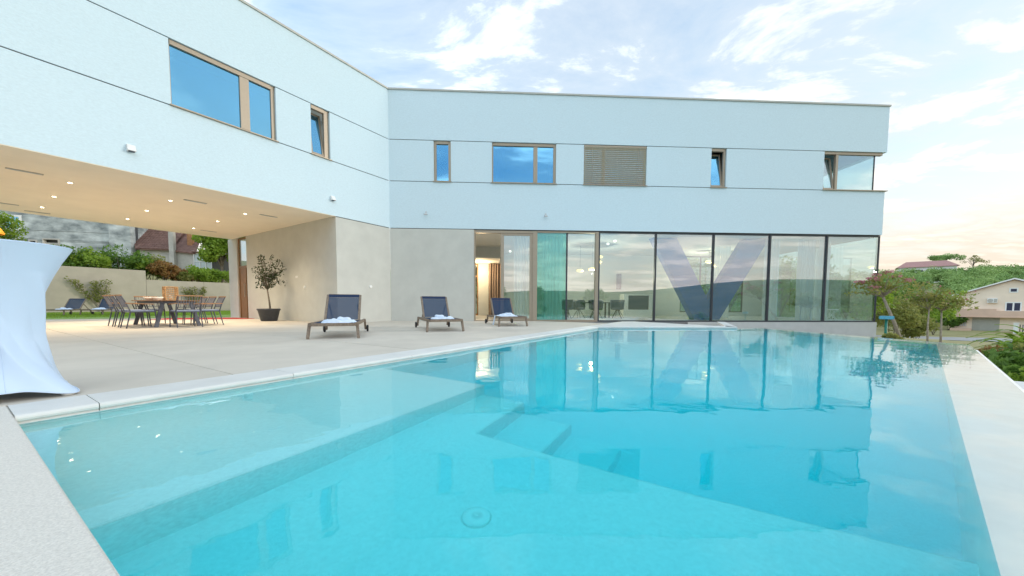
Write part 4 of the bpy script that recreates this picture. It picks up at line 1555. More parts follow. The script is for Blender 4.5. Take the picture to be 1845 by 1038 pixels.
TD = (PC * 0 + Vector((-.8383, .5452, 0)))         # long axis of the table, away from the pool
TC = Vector((-10.42, 10.92, 0))
dt = thing('outdoor_table', 'long brown outdoor dining table with dark slanted legs on the terrace', 'table', TC)
def FT_(s, t, z): return TC + TD * s + DL * t + Vector((0, 0, z))
for k in range(6):
    MB().box(FT_, -1.22, 1.22, -.50 + k * .168, -.50 + k * .168 + .162, .725, .752).build('plank', M_TABLEWOOD, dt, bevel=.003)
ap = MB()
ap.box(FT_, -1.1, 1.1, -.40, -.35, .66, .724)
ap.box(FT_, -1.1, 1.1, .35, .40, .66, .724)
ap.box(FT_, -1.1, -1.05, -.35, .35, .66, .724)
ap.box(FT_, 1.05, 1.1, -.35, .35, .66, .724)
ap.build('apron', M_CHAIRMETAL, dt)
for sx in (-1, 1):
    for sy in (-1, 1):
        MB().bar(FT_(sx * 1.0, sy * .30, .70), FT_(sx * 1.06, sy * .47, 0), .09, .05, TD).build('leg', M_CHAIRMETAL, dt, bevel=.004)
ch0 = dining_chair()
CH = []
for k in range(3):
    CH.append((-.80 + k * .74, -.72, 0, ('nearest of the three chairs on the left side of the outdoor table', 'middle chair on the left side of the outdoor table', 'farthest chair on the left side of the outdoor table')[k]))
for k in range(3):
    CH.append((-.72 + k * .74, .76, 1, ('nearest chair on the right side of the outdoor table', 'middle chair on the right side of the outdoor table', 'farthest chair on the right side of the outdoor table')[k]))
CH.append((-1.45, .06, 2, 'rope back chair at the pool end of the outdoor table, back turned to the pool'))
CH.append((1.50, -.02, 3, 'rope back chair at the garden end of the outdoor table'))
angL = math.atan2(DL.y, DL.x)
angT = math.atan2(TD.y, TD.x)
for i, (s, t, side, lab) in enumerate(CH):
    o = ch0 if i == 0 else copy_tree(ch0)
    p = FT_(s, t, 0)
    face = {0: angL, 1: angL + math.pi, 2: angT, 3: angT + math.pi}[side]
    o.location = p
    o.rotation_euler = (0, 0, face - math.pi / 2 + rng.uniform(-.05, .05))
    tag(o, lab, 'chair', 'chairs round the outdoor table')
# wicker lantern and bowls on the table
lp = FT_(.35, .20, .752)
ln = thing('wicker_lantern', 'square wicker lantern standing on the outdoor table', 'lantern', lp)
fl_ = frame_at(lp, angT)
q = MB()
for sx in (-1, 1):
    for sy in (-1, 1):
        q.box(fl_, sx * .14 - .012, sx * .14 + .012, sy * .14 - .012, sy * .14 + .012, 0, .40)
q.box(fl_, -.152, .152, -.152, .152, .40, .425)
q.box(fl_, -.152, .152, -.152, .152, .0, .02)
q.build('frame', M_WICKER, ln)
for side in range(4):
    f2 = frame_at(lp, angT + side * math.pi / 2)
    w_ = MB()
    for k in range(6):
        w_.tube([f2(-.125 + k * .045, .14, .02), f2(-.125 + (k + .6 if k < 5 else k) * .045, .14, .40)], .006, 4)
        w_.tube([f2(-.12, .146, .05 + k * .06), f2(.12, .146, .06 + k * .06)], .006, 4)
    w_.build('lattice', M_WICKER, ln)
MB().lathe([(0, .02), (.04, .02), (.04, .15), (0, .155)], lp, 12, cap=False).build('candle', M_CERAMIC, ln, True)
for (s, t), lab in (((.62, -.22), 'white bowl on the outdoor table, left'), ((.30, -.10), 'white bowl on the outdoor table, next to the lantern')):
    p = FT_(s, t, .752)
    tag(MB().lathe([(0, .0), (.06, .0), (.07, .01), (.12, .06), (.135, .10), (.128, .10), (.11, .06), (.06, .02), (0, .015)], p, 20, cap=False).build('bowl', M_CERAMIC, None, True), lab, 'bowl', 'bowls on the outdoor table')

# red carpet by the entrance door
q = MB()
q.prism([FE(6.1, .10, 0), FE(7.95, .22, 0), FE(9.3, 2.1, 0), FE(8.2, 2.9, 0)], .001, .014)
tag(q.build('red_carpet', M_RED), 'red carpet lying in front of the entrance door', 'carpet')

# potted olive tree
pp = Vector((-9.25, 13.79, 0))
pot = thing('plant_pot', 'round anthracite pot holding the small tree against the end wall', 'plant pot', pp)
MB().lathe([(0, 0), (.25, 0), (.27, .02), (.36, .40), (.385, .42), (.385, .47), (.35, .47), (.34, .42), (0, .42)], pp, 28, cap=False).build('pot_body', M_POT, pot, True)
MB().lathe([(0, .43), (.345, .425)], pp, 20, cap=False).build('soil', M_SOIL, pot)
rt = thing('potted_tree', 'slender small leaved tree growing in the anthracite pot', 'tree', pp + Vector((0, 0, .42)))
tb = MB()
tr_top = pp + Vector((-.03, 0, 1.18))
tb.tube([pp + Vector((0.06, 0, .38)), pp + Vector((.02, 0, .8)), tr_top], [.035, .028, .025], 8)
rr = random.Random(21)
tips = []
for k in range(19):
    a = rr.uniform(0, 6.28)
    R_ = rr.uniform(.25, .78)
    e = pp + Vector((R_ * math.cos(a), R_ * math.sin(a) * .8, rr.uniform(1.35, 2.42)))
    if e.z > 2.1:
        e.x = pp.x + (e.x - pp.x) * .75
    m_ = tr_top.lerp(e, .5) + Vector((0, 0, rr.uniform(.02, .2)))
    tb.tube([tr_top, m_, e], [.014, .009, .004], 5)
    tips += [m_, e, m_.lerp(e, .5), tr_top.lerp(m_, .7)]
tb.build('trunk', M_BARK, rt, True)
P = np.concatenate([blob_points(tuple(q), (.13, .13, .13), rr.randint(9, 20), .1) for q in tips])
leaf_mesh('crown', P, .085, M_OLIVE, rt, aspect=.42)

# white spandex cover over a bar table, near left
bt = Vector((-3.64, 2.555, 0))
cover = thing('bar_table', 'bar table under a stretched white cloth cover at the pool corner', 'table', bt)
ANG0 = math.atan2(2.64 - 2.55, -3.21 + 3.60)
def cov(u, v):
    th = u * 2 * math.pi + ANG0
    c4 = math.cos(2 * (th - ANG0))              # +1 at the four feet (two planes): feet at 0, 90 ...
    foot = (0.5 + 0.5 * math.cos(4 * (th - ANG0)))
    ft = foot ** 2.2
    zlow = .012 + (1 - ft) * .05
    Rtop, Rw = .366, .165
    Rb = .285 + .130 * ft
    z = zlow + (1.085 - zlow) * v
    vw = .38
    if v < vw:
        k = 1 - v / vw
        r = Rw + (Rb - Rw) * k ** 1.6
    else:
        k = (v - vw) / (1 - vw)
        r = Rw + (Rtop - Rw) * k ** 1.7
    # tension ridges of the cloth, running up from each foot round the waist
    if z < .95:
        for q4 in range(4):
            rd_ = q4 * math.pi / 2 - 1.75 * (z / .95) ** .9
            dth = (th - ANG0 - rd_ + math.pi) % (2 * math.pi) - math.pi
            r += .050 * max(0, 1 - abs(dth) / .42) ** 1.3 * math.sin(math.pi * min(1, z / .95 + .06)) ** .8
    # gathers pulled under the rim, and faint stretch folds
    wz = max(0, 1 - abs(z - 1.005) / .055)
    wa = max(0, 1 - abs(((th - ANG0 + 1.05 + math.pi) % (2 * math.pi)) - math.pi) / .42)
    r -= .022 * wz * wa * (.5 + .5 * math.sin(th * 74 + z * 22))
    r += .0035 * mnoise.noise(Vector((math.cos(th) * 3, math.sin(th) * 3, z * 2.2)))
    return bt + Vector((r * math.cos(th), r * math.sin(th), z))
hm = MB()
ring = [cov(k / 120, 0) + Vector((0, 0, .004)) for k in range(121)]
hm.tube(ring, .005, 6, caps=False)
hm.build('hem', M_SPANDEX, cover, True)
for k in range(4):
    sm_ = MB()
    sm_.tube([cov(k / 4 + .125, j / 24) for j in range(25)], .0022, 5)
    sm_.build('seam', M_SPANDEX, cover, True)
q = MB()
q.grid(cov, 300, 72)
q.lathe([(0, 1.092), (.34, 1.092), (.362, 1.088), (.3665, 1.08)], bt, 48, cap=False)
cv = q.build('cover', M_SPANDEX, cover, True)
for k in range(4):
    a = ANG0 + k * math.pi / 2
    MB().lathe([(0, 0), (.03, 0), (.03, .02), (0, .022)], bt + Vector((.375 * math.cos(a), .375 * math.sin(a), 0)), 12, cap=False).build('foot', M_WHITE, cover, True)

# orange parasol at the far left
op = Vector((-11.72, 8.1, 0))
par = thing('parasol', 'orange parasol on a grey pole at the left edge behind the bar table', 'parasol', op)
MB().tube([op, op + Vector((0, 0, 2.45))], .024, 10).build('pole', M_VENT, par, True)
MB().lathe([(.30, 2.20), (.305, 2.24), (.24, 2.36), (.13, 2.47), (.02, 2.52), (0, 2.53)], op, 24, cap=False).build('canopy', M_ORANGE, par, True)
MB().lathe([(0, 0), (.24, 0), (.25, .02), (.22, .06), (.03, .08), (0, .08)], op, 24, cap=False).build('base', M_VENT, par, True)

# ================================================================ LEFT REAR: wall, plants, old buildings
gwall = thing('garden_wall', 'beige concrete garden wall with a step in its top', 'wall', tuple(FG(20, 0, 0)))
edges = [-30, -12, 0, 6, 12, 17.92]
for k in range(len(edges) - 1):
    MB().box(FG, edges[k] + .008, edges[k + 1] - .008, 0, .3, -.4, 3.10).build('panel', M_GWALL, gwall)
edges = [17.92, 21.4, 25.0, 30, 38]
for k in range(len(edges) - 1):
    MB().box(FG, edges[k] + .008, edges[k + 1] - .008, 0.004, .3, -.4, 2.42).build('panel', M_GWALL, gwall)


def climber(p, w, h, seed, lab):
    root = thing('climbing_plant', lab, 'climbing plant', p, 'climbing plants on the garden wall')
    r = random.Random(seed)
    sm, P = MB(), []
    for k in range(6):
        q = Vector(p)
        pts = [q.copy()]
        dx = r.uniform(-1, 1) * w
        for j in range(7):
            q = q + DL * (dx / 7 + r.uniform(-.08, .08)) + Vector((0, 0, h * r.uniform(.6, 1) / 7)) - INL * r.uniform(-.04, .06)
            pts.append(q.copy())
            if j > 1:
                P.append(blob_points(tuple(q), (.22, .22, .2), r.randint(14, 34), .1))
        sm.tube(pts, [.02] * 4 + [.014] * 4, 5)
    sm.build('stems', M_BARK, root, True)
    leaf_mesh('foliage', np.concatenate(P), .13, M_LEAF_C, root)


def on_wall(px_over, off=.12):
    """point of the garden wall front seen in a given plan direction (x over y)"""
    a, b = GW0 - INL * off, DL
    k = (px_over * a.y - a.x) / (b.x - px_over * b.y)
    return a + b * k


climber(on_wall(-1.128, .25), 1.5, 2.5, 5, 'climbing plant with long stems on the wall between the lawn loungers')
climber(on_wall(-.875, .25), 1.0, 2.2, 6, 'climbing plant on the lower wall behind the dining chairs')

sh_specs = [(-1.16, 2.0, (1.5, 1.2, 2.1), M_LEAF_A, 'bright green shrub above the garden wall, next to the bar table'), (-1.07, 2.4, (1.9, 1.4, 2.5), M_LEAF_B, 'large dense green shrub above the garden wall'),
            (-1.005, 2.2, (1.5, 1.1, 1.6), M_LEAF_A, 'low light green shrub above the garden wall'), (-.985, 3.2, (1.3, 1.1, 2.2), M_LEAF_C, 'olive green shrub where the wall steps down'),
            (-.955, 1.2, (.8, .7, 1.9), M_LEAF_RUST, 'rust coloured shrub behind the lower wall'), (-.92, 1.4, (.8, .7, 1.4), M_LEAF_RUST, 'small rust shrub behind the lower wall, right of the taller one'),
            (-.905, 1.0, (.7, .6, .9), M_LEAF_C, 'small olive shrub behind the lower wall'), (-.855, 1.6, (1.0, .9, 1.5), M_LEAF_A, 'bright green bush in front of the glazed annex'),
            (-.80, 1.6, (1.2, 1.0, 1.5), M_LEAF_A, 'bright green bush beside the terrace pier'), (-1.24, 3.0, (1.6, 1.3, 2.2), M_LEAF_B, 'green shrub partly hidden by the bar table'),
            (-1.405, 2.2, (1.0, 1.0, 4.2), M_LEAF_A, 'tall yellow green bush at the left edge beside the parasol'), (-.868, 4.5, (.9, .8, 1.3), M_LEAF_RUST, 'rust coloured shrub below the annex window')]
for i, (d, off, rad, m_, lab) in enumerate(sh_specs):
    p = on_wall(d, -off - .3)
    base = Vector((p.x, p.y, 2.25 + .02 * off))
    make_shrub('garden_shrub', lab, 'shrub', base, rad, m_, 40 + i, leaf=.19, clumps=16, per=150, group='shrubs above the garden wall')

# stained concrete building
CBA = math.atan2(.259, .966)
cb0 = Vector((-41.4, 40.0, 2.2))
FC = frame_at(cb0 - Vector((.966, .259, 0)) * 40, CBA)
cbd = thing('concrete_building', 'grey stained concrete building standing behind the garden wall', 'building', tuple(cb0))
# walls in cast courses, with the window opening left free
z = 0.0
k = 0
holes = [(29.5, 30.75, 5.9, 7.25), (30.25, 30.75, 3.75, 4.9), (31.3, 31.95, 3.65, 4.8), (32.4, 33.75, 3.5, 5.0)]
zcuts = [0, 1.2, 2.4, 3.5, 3.65, 3.75, 4.8, 4.9, 5.0, 5.9, 7.25, 8.4, 9.5, 10.7, 11.6, 12.6]
for i in range(len(zcuts) - 1):
    z0, z1 = zcuts[i], zcuts[i + 1]
    cur = 8.0
    hs = sorted(h for h in holes if h[2] <= z0 + 1e-6 and h[3] >= z1 - 1e-6)
    off = rng.uniform(-.02, .02)
    for h in hs + [(38.14, 99, 0, 0)]:
        if h[0] > cur:
            MB().box(FC, cur, min(h[0], 38.14), off, .4, z0 + .012, z1 - .012).build('wall_course', M_OLDCON, cbd)
        cur = h[1]
MB().box(FC, 38.141, 40.0, -.35, .4, 0, 13).build('tower_wall', M_OLDCON, cbd)
MB().box(FC, 8, 40.0, .45, .8, 0, 12.6).build('wall', M_GROOVE, cbd)
MB().box(FC, 39.6, 40.0, .81, 3, 0, 13).build('side_wall', M_OLDCON, cbd)
a, b, z0, z1 = holes[0]
q = MB()
q.box(FC, a - .12, a + .09, -.05, .1, z0 - .1, z1 + .1)
q.box(FC, b - .09, b + .12, -.05, .1, z0 - .1, z1 + .1)
q.box(FC, a + .09, b - .09, -.05, .1, z1 - .09, z1 + .1)
q.box(FC, a + .09, b - .09, -.05, .1, z0 - .1, z0 + .09)
q.box(FC, (a + b) / 2 - .05, (a + b) / 2 + .05, -.02, .1, z0 + .09, z1 - .09)
wo = q.build('window', M_WHITE, cbd)
MB().box(FC, a + .08, b - .08, .05, .07, z0 + .08, z1 - .08).build('pane', M_GLASS_BLUE, wo)
for a, b, z0, z1 in holes[1:]:
    q = MB()
    q.box(FC, a, a + .1, -.06, .3, z0, z1)
    q.box(FC, b - .1, b, -.06, .3, z0, z1)
    q.box(FC, a, b, -.06, .3, z1 - .0, z1 + .12)
    q.box(FC, a + .1, b - .1, .15, .3, z0, z1 - .3)
    q.build('opening_frame', M_OLDPLASTER, cbd)

# old house with a brown tiled roof
FH0 = Vector((-40.85, 40.15, 2.2))
HA = math.radians(14)
def FHs(s, t, z):
    k = .893
    return FH0 + Vector((math.cos(HA) * s - math.sin(HA) * t, math.sin(HA) * s + math.cos(HA) * t, z)) * k
oh = thing('old_house', 'old plastered house with a brown tiled roof beside the concrete building', 'house', tuple(FH0))
MB().box(FHs, 0, 5.6, 0, 6, -1, 4.9).build('wall', M_OLDPLASTER, oh)
rf = MB()
V = [FHs(-.2, -.45, 4.75), FHs(3.3, -.45, 4.75), FHs(3.3, 4.0, 8.6), FHs(-3.2, 4.0, 8.6)]
V += [v + Vector((0, 0, .14)) for v in V]
rf.add(V, [(0, 3, 2, 1), (4, 5, 6, 7), (0, 1, 5, 4), (1, 2, 6, 5), (2, 3, 7, 6), (3, 0, 4, 7)])
roof = rf.build('roof', M_ROOFTILE, oh)
tl = MB()
for r_ in range(14):
    for c_ in range(-10, 12):
        s0 = -.2 + c_ * .296
        if s0 < -.2 - 3.0 * r_ / 14:
            continue
        f0, f1 = r_ / 14, (r_ + 1.12) / 14
        def rp(s, f, dz): return FHs(s, -.5 + 4.5 * f, 4.75 + 3.89 * f + .14 + dz)
        j = rng.uniform(0, .015)
        tl.add([rp(s0, f0, .06 + j), rp(s0 + .28, f0, .06 + j), rp(s0 + .28, f1, .01), rp(s0, f1, .01), rp(s0, f0, .0), rp(s0 + .28, f0, 0), rp(s0 + .14, f0, .11 + j), rp(s0 + .14, f1, .05)],
               [(0, 6, 7, 3), (6, 1, 2, 7), (4, 5, 1, 6), (4, 6, 0)])
to = tl.build('roof_tiles', M_ROOFTILE, roof)
to['kind'] = 'stuff'
MB().box(FHs, 3.31, 3.80, -.62, -.1, -1, 9.6).build('flue', M_OLDPLASTER, oh)
V = [FHs(3.81, -.3, 4.6), FHs(5.9, -.3, 4.4), FHs(4.9, 4.0, 8.2), FHs(1.6, 4.0, 8.2)]
V += [v + Vector((0, 0, .16)) for v in V]
MB().add(V, [(0, 3, 2, 1), (4, 5, 6, 7), (0, 1, 5, 4), (1, 2, 6, 5), (2, 3, 7, 6), (3, 0, 4, 7)]).build('side_roof', M_ROOFTILE, oh)
MB().box(FHs, 4.5, 5.0, .8, 1.4, 4.8, 7.4).build('chimney', M_BRICKORANGE, oh)
q = MB().box(FHs, .12, .62, -.03, .05, 3.3, 3.85)
q.build('window', M_DARKPANEL, oh)
# glazed annex
ax = thing('glazed_annex', 'small glazed annex with white frames at the end of the old house', 'annex', tuple(FHs(6.6, 0, 0)))
MB().box(FHs, 5.65, 7.62, -.2, 4, -1, 1.2).build('wall', M_OLDPLASTER, ax)
q = MB()
for k in range(4):
    q.box(FHs, 5.65 + k * .63, 5.65 + k * .63 + .08, -.25, -.1, 1.2, 4.6)
for z in (1.2, 2.3, 3.5, 4.5):
    q.box(FHs, 5.73, 7.60, -.24, -.11, z, z + .09)
q.build('window_frame', M_WHITE, ax)
M_PALEPANE = mat('pale_pane', (0.50, 0.58, 0.60), 0.15, 0.08, 1.0)
for k in range(3):
    for z0, z1 in ((1.29, 2.3), (2.39, 3.5), (3.59, 4.5)):
        MB().box(FHs, 5.731 + k * .63, 6.279 + k * .63, -.19, -.17, z0, z1).build('pane', M_PALEPANE, ax)
MB().box(FHs, 5.62, 7.85, -.5, 4.2, 4.62, 4.75).build('roof', M_ROOFTILE, ax)
MB().box(FHs, 7.63, 7.75, -.25, 4, -1, 4.61).build('corner_post', M_DARKFRAME, ax)

# trees behind the house
tsp = [(-34.5, 50, 11.5, 3.4, M_LEAF_B), (-39, 56, 12.5, 3.8, M_LEAF_B), (-30.5, 46, 8.5, 2.6, M_LEAF_A), (-32.2, 40.5, 6.2, 2.0, M_LEAF_A), (-45, 62, 12, 3.6, M_LEAF_B), (-27.8, 42, 6.0, 1.9, M_LEAF_B)]
labs = ['tall dark green tree behind the glazed annex', 'tall tree farther back behind the brown roof', 'broad green tree left of the terrace pier', 'lower bright green tree in front of the taller ones by the pier', 'tree showing over the old house between roof and soffit', 'small mid green tree right beside the terrace pier']
for i, (x, y, h, r_, m_) in enumerate(tsp):
    make_tree('garden_tree', labs[i], 'tree', (x, y, 2.6), h, r_, h * .25, m_, 300 + i, 'trees beyond the garden wall', clumps=34, per=190, leaf=.32, trunk_r=.22)

# ================================================================ RIGHT: trees, post, bushes
def crepe(base, top, crown_r, ch, seed, lab, trunk_r=.05, blossom=90, forks=()):
    base, top = Vector(base), Vector(top)
    root = thing('flowering_tree', lab, 'tree', base, 'small flowering trees beyond the pool')
    r = random.Random(seed)
    tb = MB()
    mid = base.lerp(top, .5) + Vector((r.uniform(-.06, .06), 0, .0))
    tb.tube([base - Vector((0, 0, .3)), mid, top], [trunk_r, trunk_r * .85, trunk_r * .6], 8)
    P, B = [], []
    cc = top + Vector((0, 0, ch * .35))
    for k in range(13):
        a = r.uniform(0, 6.28)
        R_ = crown_r * r.uniform(.35, 1.0)
        e = top + Vector((R_ * math.cos(a), R_ * math.sin(a), ch * r.uniform(.15, .95)))
        m_ = top.lerp(e, .5) + Vector((0, 0, ch * .1))
        tb.tube([top, m_, e], [trunk_r * .45, trunk_r * .26, trunk_r * .1], 5)
        P.append(blob_points(tuple(e), (.27, .27, .13), r.randint(20, 40), .1))
        P.append(blob_points(tuple(m_), (.20, .20, .11), r.randint(15, 35), .1))
        if r.random() < .6:
            B.append(blob_points(tuple(e + Vector((0, 0, .1))), (.17, .17, .07), blossom // 4, .1))
    tb.build('trunk', M_BARK_PALE, root, True)
    leaf_mesh('crown', np.concatenate(P), .10, M_LEAF_D, root)
    if B:
        leaf_mesh('blossoms', np.concatenate(B), .06, M_BLOSSOM, root, aspect=.9)
    return root


crepe((14.05, 12.85, -.75), (12.65, 12.4, .98), .78, .75, 3, 'leaning tree with pink blossoms at the corner of the glass wall', .06, 150)
crepe((14.65, 12.7, -.75), (14.6, 12.7, .55), .72, .95, 8, 'upright slim tree, middle one beyond the far pool edge', .03, 14)
crepe((15.1, 12.7, -.75), (15.1, 12.75, .50), .80, .60, 12, 'upright slim tree, rightmost one beyond the far pool edge', .033, 14)
# teal post lamp
tpz = Vector((12.3, 11.9, -.75))
tpo = thing('post_light', 'teal post with a flat blue head beside the glass wall corner', 'garden light', tpz)
MB().tube([tpz, tpz + Vector((0, 0, .98))], .035, 10).build('post', M_TEALPOST, tpo, True)
ft_ = frame_at(tpz, -.7)
MB().box(ft_, -.17, .17, -.10, .10, .981, 1.09).build('head', M_BLUEHEAD, tpo, bevel=.012)
MB().lathe([(0, 0), (.07, 0), (.07, .02), (0, .02)], tpz, 12, cap=False).build('base', M_TEALPOST, tpo)

# bushes beyond the pool: (bearing tan, forward distance, radii, material, label)
bs = [(1.045, 38, (2.2, 2, 4.4), M_LEAF_C, 'tall olive bush behind the teal post'), (1.085, 44, (2.8, 2.4, 4.9), M_LEAF_C, 'broad brownish bush behind the leaning tree'),
      (1.165, 48.0, (3.0, 2.6, 5.6), M_LEAF_A, 'tall bright green bush between the leaning and the upright trees'), (1.055, 56, (3.6, 3, 6.6), M_LEAF_B, 'tall green bush behind the brownish bushes near the glass corner'),
      (1.12, 39, (1.6, 1.5, 2.3), M_LEAF_C, 'low olive bush left of the upright trees'), (1.205, 58, (1.6, 1.3, 2.6), M_LEAF_B, 'round green bush left of the pink house'),
      (1.055, 11.6, (.30, .3, .45), M_LEAF_C, 'tuft of low olive growth right beside the teal post'),
      (1.36, 8.1, (.45, .4, .33), M_LEAF_RUST, 'low rusty plant at the outer corner of the pool'),
      (1.40, 7.3, (.42, .4, .42), M_LEAF_C, 'low olive plant on the red soil beside the pool'), (1.44, 6.2, (.5, .45, .40), M_LEAF_B, 'low grey green plant beside the overflow edge'), (1.425, 5.3, (.36, .34, .34), M_LEAF_B, 'lowest green plant beside the overflow edge, nearest the camera')]
for i, (d, y, rad, m_, lab) in enumerate(bs):
    x = d * y
    base = (x, y, ground_h(x, y) - .03)
    make_shrub('garden_bush', lab, 'shrub', base, rad, m_, 500 + i, leaf=.06 + .012 * y ** .8, clumps=16, per=150, group='bushes beyond the pool')


for i, (k, off, m_, r_, lab) in enumerate(((1.7, .55, M_LEAF_B, .32, 'first low plant along the overflow edge from the far corner'), (2.4, .50, M_LEAF_A, .30, 'bright green low plant, second along the overflow edge'),
                                       (3.05, .55, M_LEAF_B, .34, 'low plant along the overflow edge by the pale path'), (2.1, 1.15, M_LEAF_A, .42, 'bright green low plant in the second row behind the overflow edge'), (3.2, 1.3, M_LEAF_B, .45, 'grey green low plant in the second row, near the pale path'))):
    p = B_OUT - d1 * k - n1_ * off
    make_shrub('low_plant', lab, 'plant', (p.x, p.y, ground_h(p.x, p.y) - .02), (r_, r_, r_ * 1.15), m_, 620 + i, leaf=.075, clumps=14, per=70, group='low plants along the overflow edge', stems=4)


def yucca(base, n, L, seed, lab, m_):
    base = Vector(base)
    root = thing('leafy_plant', lab, 'plant', base, 'arching leafy plants beside the pool')
    r = random.Random(seed)
    first = []
    for k in range(n):
        a = r.uniform(0, 6.28)
        el = r.uniform(.25, 1.25)
        d = Vector((math.cos(a), math.sin(a), 0))
        side = Vector((-d.y, d.x, 0))
        l = L * r.uniform(.7, 1.15)
        st = base + Vector((r.uniform(-.18, .18), r.uniform(-.18, .18), r.uniform(0, .5)))
        V, fs = [], []
        for j in range(6):
            f = j / 5
            c = st + d * (l * f * math.cos(el * (1 - .3 * f))) + Vector((0, 0, l * (f * math.sin(el) - .55 * f * f)))
            w = .055 * math.sin(math.pi * min(.97, f * .85 + .12)) * (L / .8)
            V += [c - side * w, c + Vector((0, 0, -.012)), c + side * w]
        for j in range(5):
            fs += [(3 * j, 3 * j + 1, 3 * j + 4, 3 * j + 3), (3 * j + 1, 3 * j + 2, 3 * j + 5, 3 * j + 4)]
        MB().add(V, fs).build('leaf', m_, root, True, recalc=False)
    sb = MB().tube([base - Vector((0, 0, .1)), base + Vector((0, 0, .45))], [.05, .03], 6)
    sb.build('stem', M_BARK, root, True)


yucca((12.3, 8.55, -.55), 46, .95, 3, 'tall arching leafy plant at the right edge behind the red soil', M_LEAF_A)
yucca((11.6, 8.15, -.6), 34, .75, 4, 'arching yellow green plant in front of the taller one at the right edge', M_LEAF_A)
yucca((9.9, 6.95, -.62), 26, .50, 5, 'small arching plant close to the overflow edge', M_LEAF_B)
# red soil patch beside the overflow edge
q = MB()
q.grid(lambda u, v: Vector((B_OUT.x + .25 + 3.6 * u - .9 * v, B_OUT.y + .9 + 1.4 * u - 3.2 * v, ground_h(B_OUT.x + .25 + 3.6 * u - .9 * v, B_OUT.y + .9 + 1.4 * u - 3.2 * v) + .03 + .10 * mnoise.noise(Vector((u * 6, v * 6, 3))))), 22, 22)
tag(q.build('red_soil', M_REDSOIL, None, True), kind='structure')
# pale walkway strip at the right frame edge, beside the overflow wall
q = MB()
q.prism([B_OUT - d1 * 7.0 - n1_ * .11, B_OUT - d1 * 4.15 - n1_ * .11, B_OUT - d1 * 3.9 - n1_ * 1.3, B_OUT - d1 * 7.0 - n1_ * 1.3], -.45, -.17)
tag(q.build('path', M_COPE), kind='structure')

# road and driveway
def ribbon(name, pts, w, m_, dz=.06):
    mb = MB()
    V, fs = [], []
    for i, (x, y) in enumerate(pts):
        a = Vector(pts[max(0, i - 1)]) if i else Vector(pts[0])
        b = Vector(pts[min(len(pts) - 1, i + 1)])
        d = (Vector((b[0] - a[0], b[1] - a[1], 0))).normalized()
        sd_ = Vector((-d.y, d.x, 0)) * w / 2
        for s_ in (-1, -.5, 0, .5, 1):
            p = Vector((x, y, 0)) + sd_ * s_
            V.append((p.x, p.y, ground_h(p.x, p.y) + dz))
    for i in range(len(pts) - 1):
        for k in range(4):
            fs.append((i * 5 + k, i * 5 + k + 1, (i + 1) * 5 + k + 1, (i + 1) * 5 + k))
    mb.add(V, fs)
    tag(mb.build(name, m_, None, True), kind='structure')


def spline(p, n=8):
    out = []
    for i in range(len(p) - 1):
        p0, p1, p2, p3 = p[max(0, i - 1)], p[i], p[i + 1], p[min(len(p) - 1, i + 2)]
        for k in range(n):
            t = k / n
            out.append(tuple(.5 * ((2 * p1[j]) + (-p0[j] + p2[j]) * t + (2 * p0[j] - 5 * p1[j] + 4 * p2[j] - p3[j]) * t * t + (-p0[j] + 3 * p1[j] - 3 * p2[j] + p3[j]) * t ** 3) for j in (0, 1)))
    return out + [p[-1]]


ribbon('road', spline([(40, 62), (44, 46), (52, 41), (62, 38), (84, 30), (110, 10)]), 5.5, M_ROAD, .08)

# pink house
PB = Vector((70.9, 58.0, 0))
pg = ground_h(70.9, 58.0)
U = Vector((.62, -.785, 0))
Wn = Vector((.785, .62, 0))
def FPk(s, t, z): return PB + U * s + Wn * t + Vector((0, 0, z))
zg = -3.25
ph = thing('pink_house', 'pale pink gabled house with a garage beyond the pool', 'house', tuple(FPk(5, 0, zg)))
gz = MB()
V = []
W2 = 10.6
prof = [(0, zg), (W2, zg), (W2, 2.45), (5.3, 4.55), (0, 2.35)]
for t in (0, 9.0):
    V += [FPk(s, t, z) for s, z in prof]
gz.add(V, [(4, 3, 2, 1, 0), (5, 6, 7, 8, 9)] + [(i, (i + 1) % 5, 5 + (i + 1) % 5, 5 + i) for i in range(5)])
gz.build('wall', M_PINKHOUSE, ph)
for s0, z0, s1, z1 in ((-.55, 2.14, 5.3, 4.62), (W2 + .5, 2.26, 5.3, 4.62)):
    V = [FPk(s0, -.45, z0), FPk(s1, -.45, z1), FPk(s1, 9.2, z1), FPk(s0, 9.2, z0)]
    V += [v + Vector((0, 0, .18)) for v in V]
    MB().add(V, [(0, 3, 2, 1), (4, 5, 6, 7), (0, 1, 5, 4), (1, 2, 6, 5), (2, 3, 7, 6), (3, 0, 4, 7)]).build('roof', M_PINKTILE, ph)
    V = [FPk(s0, -.50, z0 + .02), FPk(s1, -.50, z1 + .02), FPk(s1, -.451, z1 + .02), FPk(s0, -.451, z0 + .02)]
    V += [v + Vector((0, 0, .20)) for v in V]
    MB().add(V, [(0, 3, 2, 1), (4, 5, 6, 7), (0, 1, 5, 4), (1, 2, 6, 5), (2, 3, 7, 6), (3, 0, 4, 7)]).build('verge_board', M_WHITE, ph)
MB().box(FPk, .15, 3.9, -.9, -.001, -.95, .25).build('balcony', M_PINKBAND, ph)
MB().box(FPk, 3.9005, W2, -.9, -.001, -.95, -.05).build('balcony', M_PINKBAND, ph)
MB().box(FPk, .05, W2, -.98, -.02, -1.05, -.951).build('balcony_slab', M_PINKBAND, ph)
MB().box(FPk, 1.75, 4.3, -.05, -.001, zg, -1.06).build('garage_door', M_GREYDOOR, ph)
gp = bpy.data.objects[ph.children[-1].name]
for k in range(6):
    MB().box(FPk, 1.77, 4.28, -.065, -.0505, zg + .04 + k * .355, zg + .375 + k * .355).build('panel', M_GREYDOOR, gp)
